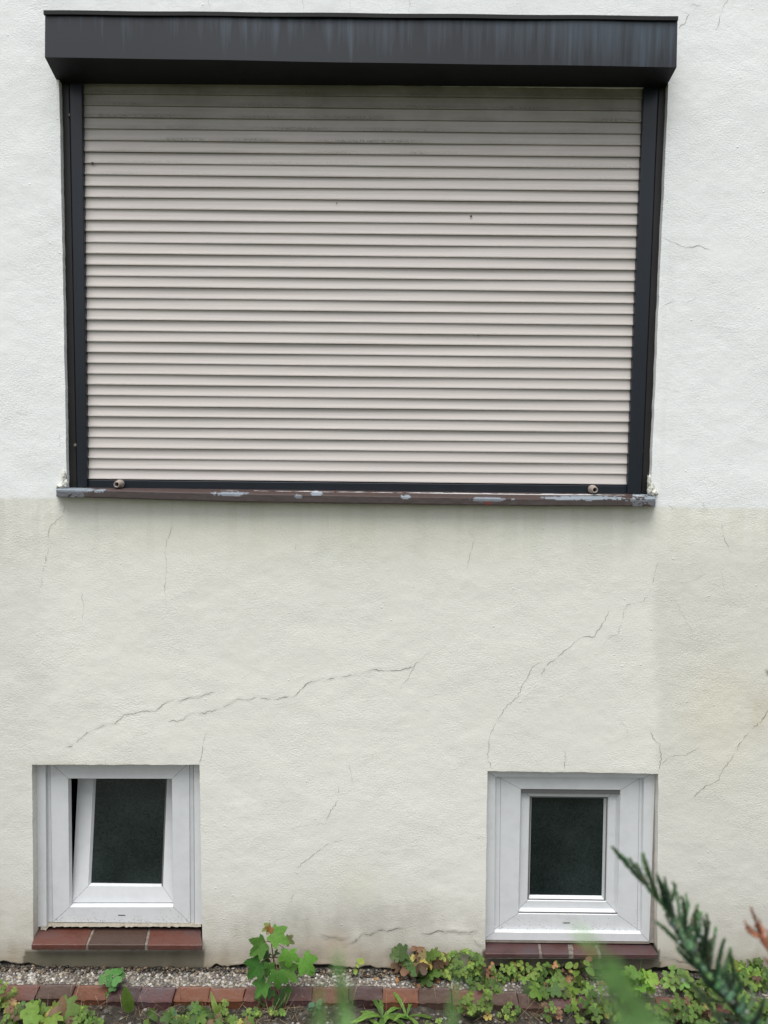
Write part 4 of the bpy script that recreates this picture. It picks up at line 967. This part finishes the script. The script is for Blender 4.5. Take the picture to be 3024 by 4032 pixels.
bed(512, 4010, 'single broad spoon shaped dock leaf standing upright', lambda o, lv, st, dr: [strip_leaf(lv, o+Vector((0, 0, .01)), Vector((dx, -.15, 1)), Vector((.2, -1, .3)), l, w_, GR[1], .08) for dx, l, w_ in ((-.12, .095, .036), (.2, .03, .014))], 'dock_plant', 'dock')
bed(580, 4040, 'small soft green leaf at the bottom edge right of the upright dock leaf', clump(4, .01, .04, .02, .03, SEQ_OVAL, [GR[0]]))
bed(315, 3960, 'tiny clover sprouts before the orange edging brick', cl(5, .02, .010, 0, (.005, .02)), 'clover', 'clover')
bed(730, 3975, 'round leaved blue green seedling before the orange brown brick', clump(5, .01, .04, .022, .017, SEQ_HEART, [(.07, .15, .07)]), 'seedling', 'seedling')
bed(695, 3960, 'pair of tiny clover leaves beside the round leaved seedling', cl(3, .012, .009, 0, (.005, .02)), 'clover', 'clover')
bed(720, 4050, 'mossy green weed in the bottom edge left of the hooked leaf', clump(16, .01, .05, .05, .025, SEQ_LOBED, [GR[0], GR[2]], .1))
bed(780, 4050, 'feathery weed at the bottom edge below the brick joint', clump(14, .01, .045, .05, .022, SEQ_LOBED, [GR[1], GR[2]], .1))
bed(862, 4020, 'weed with one hooked bright leaf bending left', lambda o, lv, st, dr: ([strip_leaf(lv, o, Vector((dx, -.1, 1)), Vector((.1, -1, .4)), l, .018, GR[3], dr_) for dx, l, dr_ in ((-.3, .085, .6), (.05, .05, .3))], cl(9, .035, .010)(o, lv, st, dr)))
bed(930, 4050, 'low green weed at the bottom edge left of the maple seedling', clump(16, .005, .04, .05, .018, SEQ_LOBED, [GR[0], GR[1]], .15))
bed(1000, 3990, 'tiny round clover leaves at the left foot of the maple seedling', cl(8, .03, .009, 0, (.005, .025)), 'clover', 'clover')
bed(1080, 4010, 'tiny round clover leaves at the right foot of the maple seedling', cl(8, .03, .009, 0, (.005, .025)), 'clover', 'clover')
bed(1225, 4010, 'blue green seedling with round leaves left of the blurred twigs', clump(6, .02, .065, .02, .018, SEQ_HEART, [(.09, .17, .10)]), 'seedling', 'seedling')
def rosette(n, length, width, col, teeth=.25):
    def f(o, lv, st, dr):
        for i in range(n):
            a = 6.283*i/n+rnd.uniform(-.3, .3); strip_leaf(lv, o, Vector((math.cos(a), math.sin(a)*.8, rnd.uniform(.5, 1.3))), Vector((-math.cos(a)*.5, -math.sin(a)*.5-.2, 1)), length*rnd.uniform(.6, 1.1), width, vary(rnd.choice(col)), rnd.uniform(.35, .75), .25, 11, lambda t: (t*.9+.12)**.8*(1-t**4)*1.25, teeth)
    return f
bed(1505, 3985, 'dandelion rosette with long arching leaves before the bricks', rosette(9, .135, .022, [(.13, .24, .05), (.09, .18, .035)]), 'dandelion', 'dandelion')
bed(1600, 3975, 'dandelion with one tall hooked leaf beside the long leaved rosette', rosette(6, .11, .018, [(.11, .22, .04)]), 'dandelion', 'dandelion')
bed(1500, 4055, 'light green dandelion rosette at the bottom edge', rosette(6, .08, .018, [(.15, .26, .05)]), 'dandelion', 'dandelion')
bed(1865, 3990, 'largest round clover clump right of the dandelions before the bricks', cl(34, .048, .012, .03, (.015, .075)), 'clover', 'clover')
bed(1990, 3975, 'small clover pair right of the round clover clump', cl(8, .03, .011, 0, (.005, .035)), 'clover', 'clover')
bed(2000, 4025, 'single little clover near the bottom edge below the clover pair', cl(5, .02, .011, 0, (.005, .03)), 'clover', 'clover')
bed(2160, 3990, 'sparse clover between dry stalks before the violet brick', cl(10, .03, .010, .2, (.01, .05)), 'clover', 'clover')
bed(1720, 4045, 'tiny green sprouts at the bottom edge right of the dandelions', cl(6, .04, .009, 0, (.005, .02)), 'clover', 'clover')
plant('weed', 'dark green lobed weed creeping over the gravel left of the violet brick', 'weed', G(1900, 3890, 0), clump(11, .0, .03, .045, .022, SEQ_LOBED, [GR[2], GR[0]], .0), grpB)
plant('weed', 'lobed weed hanging over the edging brick below the closed cellar window', 'weed', G(2155, 3905, 0), clump(11, .005, .045, .055, .030, SEQ_LOBED, [GR[0], GR[2], GR[1]], .05), grpB)
plant('weed', 'light green weed on the gravel below the right end of the brick sill', 'weed', G(2265, 3900, 0), clump(9, .0, .04, .035, .026, SEQ_LOBED, [GR[1], GR[3]], .05), grpB)
R_ = [(2290, 3995, 'strawberry like weed with an orange leaf left of the blurred twig', 22, .05, .025, .12), (2370, 4010, 'low leafy weed behind the blurred green twig', 16, .05, .024, .05), (2340, 4050, 'leafy weed at the bottom edge under the blurred twig', 16, .05, .024, .1),
      (2600, 3990, 'leafy weed right of the blurred twig before the bricks', 22, .055, .024, .05), (2690, 3960, 'weed with small round leaves over the bricks left of the conifer twig', 20, .05, .022, .1), (2740, 4010, 'leafy weed under the conifer twig', 20, .06, .024, .05),
      (2640, 4045, 'leafy weed at the bottom edge left of the conifer twig', 20, .06, .025, .05), (2760, 4050, 'dark leafy weed at the bottom edge below the conifer twig', 20, .06, .025, .05), (2860, 3960, 'leafy weed directly behind the conifer twig', 20, .06, .025, .05),
      (2950, 3950, 'fresh green weed right of the conifer twig', 26, .06, .026, .03), (3010, 3990, 'green weed at the right edge of the bed', 26, .06, .026, .05), (2960, 4045, 'leafy weed in the bottom right corner', 24, .06, .026, .05)]
for (px, py, lab, n, spd, s, dr) in R_: bed(px, py, lab, clump(int(n*.75), .015, .075, spd, s*.72, SEQ_LOBED if n > 21 else SEQ_OVAL, [GR[0], GR[1], GR[2], GR[1]], dr, tri=0 if n > 21 else 2, upright=.4))
plant('weed', 'upright yellow green leaf spray right of the blurred twig, before the violet sill', 'weed', G(2515, 3935, 0), clump(16, .03, .105, .03, .030, SEQ_LOBED, [(.14, .27, .04), (.11, .23, .035)], 0, upright=.8), grpB)
plant('weed', 'pale green weed with folded leaves on the gravel left of the conifer twig', 'weed', G(2665, 3910, 0), clump(14, .02, .075, .03, .026, SEQ_OVAL, [(.12, .22, .05), GR[1]], 0, tri=2), grpB)
plant('weed', 'leafy weed on the gravel near the right edge', 'weed', G(2960, 3890, 0), clump(20, .01, .06, .05, .022, SEQ_OVAL, [GR[1], GR[0]], .03, tri=2), grpB)
plant('weed', 'leafy weed hanging over the bricks behind the thick part of the conifer twig', 'weed', G(2760, 3935, 0), clump(22, .01, .06, .06, .022, SEQ_OVAL, [GR[1], GR[0]], .1, tri=2), grpB)
# dead stalks and litter: too many to count
mb = MB()
for i in range(420):
    px = rnd.choice([rnd.uniform(0, 3024), rnd.gauss(1080, 90), rnd.gauss(2100, 100), rnd.gauss(500, 200)]); o = G(px, rnd.uniform(3925, 4040), -.030); o.z = soil_z(o.x, o.y)+.001
    a = rnd.uniform(0, 6.283); L_ = rnd.uniform(.02, .09); el = rnd.choice([.05, .1, .2, .8, 1.3]); d = Vector((math.cos(a)*math.cos(el), math.sin(a)*math.cos(el), math.sin(el)))
    c = rnd.choice([(.30, .22, .13), (.22, .15, .09), (.16, .10, .06), (.40, .33, .22)]); mb.cur = (*c, 1); bend = Vector((rnd.uniform(-.2, .2), rnd.uniform(-.2, .2), rnd.uniform(-.2, .1)))*L_
    r = rnd.uniform(.0004, .0009); mb.tube([o, o+d*L_*.5+bend*.4, o+d*L_+bend], [r, r*.8, r*.4], 4)
for i in range(60):
    px = rnd.choice([rnd.gauss(2200, 160), rnd.gauss(2650, 120), rnd.gauss(1700, 120)]); o = G(px, rnd.uniform(3840, 3880), .003); a = rnd.uniform(0, 6.28); c = vary(rnd.choice([BR, DB, (.35, .2, .09)]), .3)
    strip_leaf(mb, o, Vector((math.cos(a), math.sin(a), .3)), Vector((0, -.3, 1)), rnd.uniform(.012, .028), .010, c, .5)
o = mb.build('dry_litter', M_dry, None, cols=True); tag(o, 'dry brown stalks and withered leaf bits strewn over the soil bed', None, kind='stuff')

# ------------------------------------------------------------------ conifers in the foreground
M_con = mat('conifer_scales', attr=True, rough=.7, spec=.2, var=.25, vscale=300, trans=.25)
M_bark = mat('bark', (.10, .06, .04), .9, var=.3, vscale=80)
M_water = mat('water_drop', (.28, .31, .30), .15, .6)
def spray(mb, pts, rad, col, tipcol, dens=1.0, seed=0):
    """pts: centre line root->tip; scale leaves lie forward along it"""
    rr = random.Random(seed); pts = [Vector(p) for p in pts]
    lens = [(b-a).length for a, b in zip(pts, pts[1:])]; T = sum(lens); n = max(8, int(T/.00034*dens))
    mb.cur = (*[c*.8 for c in col], 1); mb.tube(pts, [rad*.28*(1-.7*i/(len(pts)-1)) for i in range(len(pts))], 5)
    for k in range(n):
        s = T*(k+rr.random())/n; acc = 0
        for i, l in enumerate(lens):
            if acc+l >= s or i == len(lens)-1: break
            acc += l
        t = min(1, (s-acc)/l); p = pts[i].lerp(pts[i+1], t); ax = (pts[i+1]-pts[i]).normalized()
        a = rr.uniform(0, 6.283); e1 = ax.cross(Vector((.1, 1, .2))).normalized(); e2 = ax.cross(e1)
        out = e1*math.cos(a)+e2*math.sin(a); f = s/T; rloc = rad*(1-.55*f**3)
        d = (ax*.9+out*rr.uniform(.25, .75)).normalized(); L_ = rloc*rr.uniform(.8, 1.5); w_ = rloc*.32
        g = rr.uniform(.55, 1.5); mixc = min(1, max(0, (f-.55)*1.6)); c = [col[q]*(1-mixc)+tipcol[q]*mixc for q in range(3)]; mb.cur = (c[0]*g, c[1]*g, c[2]*g, 1) if rr.random() > .03 else (.16, .10, .05, 1)
        side = d.cross(out).normalized(); nn_ = side.cross(d)
        b0 = p+out*rloc*.1; m1 = b0+d*L_*.45
        i0, i1, i2, i3, i4 = mb.vert(b0), mb.vert(m1+side*w_), mb.vert(b0+d*L_), mb.vert(m1-side*w_), mb.vert(m1+nn_*w_*.7)
        mb.idx([i0, i1, i4]); mb.idx([i1, i2, i4]); mb.idx([i2, i3, i4]); mb.idx([i3, i0, i4])
def frond(mb, main, subs, dist, rad, col, tip, seed, ddep=.03):
    rr = random.Random(seed)
    m3 = [C(px, py, dist+.02*math.sin(i)) for i, (px, py) in enumerate(main)]
    spray(mb, m3[::-1] if False else m3, rad, col, tip, 1.2, seed)
    for k, s in enumerate(subs):
        off = rr.uniform(-ddep, ddep); n = len(s)
        q = [C(px, py, dist+off*(i/(n-1))) for i, (px, py) in enumerate(s)]
        spray(mb, q, rad*.68, [c*rr.uniform(.8, 1.25) for c in col], tip, 1.3, seed*31+k)
BL_ = (.100, .185, .105); TP = (.15, .27, .10)
sh = thing('conifer_shrub', 'blue green conifer shrub whose twig rises in the bottom right foreground', 'shrub')
d0 = .62
main = [(3080, 4330), (3000, 4120), (2930, 4010), (2850, 3920), (2780, 3830), (2720, 3740), (2670, 3650), (2610, 3560), (2540, 3480), (2470, 3405), (2410, 3335)]
subs = [[(2480,3420),(2460,3385),(2440,3362)], [(2520,3455),(2500,3415),(2480,3380)], [(2560,3500),(2530,3450),(2505,3400)], [(2590,3540),(2565,3470),(2533,3360)], [(2560,3465),(2540,3410),(2530,3365)], [(2620,3580),(2605,3500),(2585,3440)], [(2640,3610),(2625,3520),(2590,3450)],
        [(2660,3640),(2640,3560),(2660,3490),(2650,3475)], [(2640,3560),(2625,3500),(2615,3455)], [(2690,3700),(2680,3620),(2665,3520),(2652,3480)], [(2690,3690),(2700,3620),(2690,3545),(2680,3530)], [(2700,3710),(2695,3620),(2710,3560),(2700,3520)], [(2720,3640),(2740,3590),(2748,3560)], [(2710,3690),(2740,3620),(2765,3590)],
        [(2740,3780),(2700,3740),(2650,3690),(2610,3650),(2580,3630)], [(2760,3820),(2710,3780),(2675,3745),(2665,3730)], [(2780,3840),(2760,3740),(2740,3650),(2735,3600),(2745,3580)], [(2770,3820),(2765,3720),(2755,3640),(2752,3590)], [(2790,3850),(2790,3750),(2780,3660),(2765,3610)], [(2780,3810),(2775,3700),(2790,3640),(2780,3600)],
        [(2790,3860),(2800,3760),(2815,3680),(2820,3650)], [(2810,3870),(2830,3780),(2845,3720),(2853,3695)], [(2800,3860),(2780,3800),(2800,3720),(2800,3700)], [(2850,3920),(2850,3830),(2870,3760),(2877,3730)], [(2870,3940),(2890,3850),(2880,3780),(2875,3740)], [(2880,3940),(2920,3880),(2900,3830)],
        [(2850,3950),(2780,3930),(2730,3880),(2690,3850)], [(2900,4010),(2820,3990),(2770,3940),(2740,3910)], [(2930,4040),(2850,4030),(2800,3990)], [(2920,4030),(2960,3950),(2960,3880)], [(2950,4060),(2990,3990),(3010,3930)], [(2960,4080),(2880,4070),(2830,4050)], [(2940,4050),(2900,3960),(2870,3900)], [(2860,3930),(2810,3900),(2790,3850)], [(3000,4130),(3010,4060),(3040,3990)], [(2830,3900),(2790,3880),(2740,3800),(2700,3780)]]
mb = MB(); frond(mb, main, subs, d0, .0048, BL_, TP, 11)
rr2 = random.Random(5)
for k in range(80):   # fill of side shoots towards the root of the twig
    i = rr2.randrange(0, 6); a = Vector(main[i]+(0,)).lerp(Vector(main[i+1]+(0,)), rr2.random()); dx = rr2.uniform(-55, 60); dy = -rr2.uniform(30, 90)
    s = [(a.x, a.y), (a.x+dx*.6, a.y+dy*.4), (a.x+dx, a.y+dy)]
    frond(mb, s, [], d0+rr2.uniform(-.035, .035), .0032, [c*rr2.uniform(.7, 1.2) for c in BL_], BL_ if k % 3 else TP, 100+k)
mb.build('foliage', M_con, sh, cols=True)
mb = MB(); mb.cur = (.3, .11, .06, 1)
for k, s in enumerate(([(3120, 3900), (3050, 3760), (2990, 3660), (2955, 3570)], [(3030, 3740), (2990, 3690), (2940, 3640)], [(3010, 3700), (3000, 3650), (2990, 3620)], [(2985, 3690), (2945, 3665), (2932, 3625)], [(3060, 3790), (3030, 3700), (3020, 3660)], [(3060, 3830), (3030, 3790), (3005, 3770)], [(3040, 3760), (3015, 3720), (2970, 3640)])):
    frond(mb, s, [], .58, .0028, (.34, .145, .085), (.38, .16, .10), 300+k)
mb.build('dead_twig', M_con, sh, cols=True)
mb = MB()
for k, s in enumerate(([(3130, 2800), (3060, 2700), (3018, 2640)], [(3100, 2780), (3050, 2690)])): frond(mb, s, [], .6, .003, BL_, TP, 400+k)
mb.build('foliage', M_con, sh, cols=True)
# woody frame of the shrub, below and right of the view
mb = MB(); b0 = Vector((.36, -1.86, -.07)); tp_ = C(3080, 4330, d0)
mb.tube([b0, Vector((.40, -1.88, .5)), Vector((.37, -1.88, .95)), tp_], [.02, .014, .008, .0012], 8)
mb.tube([Vector((.40, -1.88, .5)), Vector((.46, -1.86, .9)), C(3120, 3900, .58)], [.012, .006, .0012], 7)
mb.tube([Vector((.46, -1.86, .9)), Vector((.47, -1.83, 1.15)), C(3130, 2800, .6)], [.006, .004, .0012], 7)
mb.build('trunk', M_bark, sh)
mb = MB()
for px, py in ((2765, 3676), (2752, 3702), (2673, 3710), (2690, 3862), (2885, 3945), (2940, 3985)):
    c = C(px, py, d0-.02); s = .0011; mb = MB()
    for f in sph_f: mb.face([c+sph_v[k]*s for k in f], 0, True)
    mb.build('water_drop', M_water, sh)
sh2 = thing('conifer_shrub', 'light green conifer shrub with blurred twigs rising over the bottom edge', 'shrub')
LG = (.22, .40, .14); LT = (.30, .50, .19)
B_tw = [([(1300, 4400), (1275, 4150), (1262, 4000), (1258, 3880)], .30, .0026), ([(1250, 4300), (1245, 4100), (1240, 4010)], .30, .0026), ([(1285, 4300), (1290, 4100), (1280, 4010)], .31, .0024),
        ([(1400, 4400), (1370, 4150), (1352, 3950), (1335, 3840), (1328, 3750)], .33, .0030), ([(1360, 4200), (1340, 4050), (1330, 3900)], .33, .003), ([(1380, 4200), (1375, 4000), (1365, 3870)], .32, .003),
        ([(1780, 4400), (1785, 4150), (1790, 3950), (1802, 3790)], .36, .0024), ([(1760, 4250), (1768, 4050), (1775, 3930)], .36, .0026), ([(1800, 4250), (1795, 4080), (1800, 3980)], .37, .002), ([(1600, 4400), (1590, 4200)], .36, .002),
        ([(2750, 4500), (2640, 4200), (2560, 4050), (2480, 3930), (2410, 3830), (2340, 3730), (2260, 3650)], .26, .0034), ([(2560, 4160), (2490, 4000), (2440, 3900), (2380, 3800)], .25, .0034), ([(2620, 4150), (2540, 4000), (2470, 3880), (2420, 3780)], .27, .003),
        ([(2480, 4150), (2440, 4020), (2400, 3900), (2330, 3800)], .26, .003), ([(2640, 4180), (2600, 4040), (2540, 3940)], .25, .0034), ([(2520, 4200), (2500, 4080), (2470, 3990)], .24, .0036), ([(2430, 4200), (2440, 4080), (2420, 3980)], .25, .0032)]
mb = MB()
B_tw = [(s, dd*.60, rad*.60) for s, dd, rad in B_tw]
for k, (s, dd, rad) in enumerate(B_tw): frond(mb, s, [], dd, rad*1.1, LG, LT if k < 11 else LG, 500+k)
mb.build('foliage', M_con, sh2, cols=True)
mb = MB(); tr = Vector((.05, -2.25, -.07)); hub = Vector((.07, -2.24, .9))
mb.tube([tr, Vector((.06, -2.25, .4)), hub], [.02, .014, .009], 8)
for (s, dd, _) in (B_tw[0], B_tw[3], B_tw[6], B_tw[9], B_tw[10]): mb.tube([hub, hub.lerp(C(*s[0], dd), .6)+Vector((0, .0, -.02)), C(*s[0], dd)], [.004, .002, .0008], 6)
for i, j in ((1, 0), (2, 0), (4, 3), (5, 3), (7, 6), (8, 6), (11, 10), (12, 10), (13, 10), (14, 10), (15, 10), (16, 10)):
    mb.tube([C(*B_tw[j][0][0], B_tw[j][1]), C(*B_tw[i][0][0], B_tw[i][1])], [.001, .0008], 5)
mb.build('trunk', M_bark, sh2)
mb = MB(); c = C(2488, 3945, .24); 
for f in sph_f: mb.face([c+sph_v[k]*.0008 for k in f], 0, True)
mb.build('water_drop', M_water, sh2)
scene.render.resolution_x = 768; scene.render.resolution_y = 1024
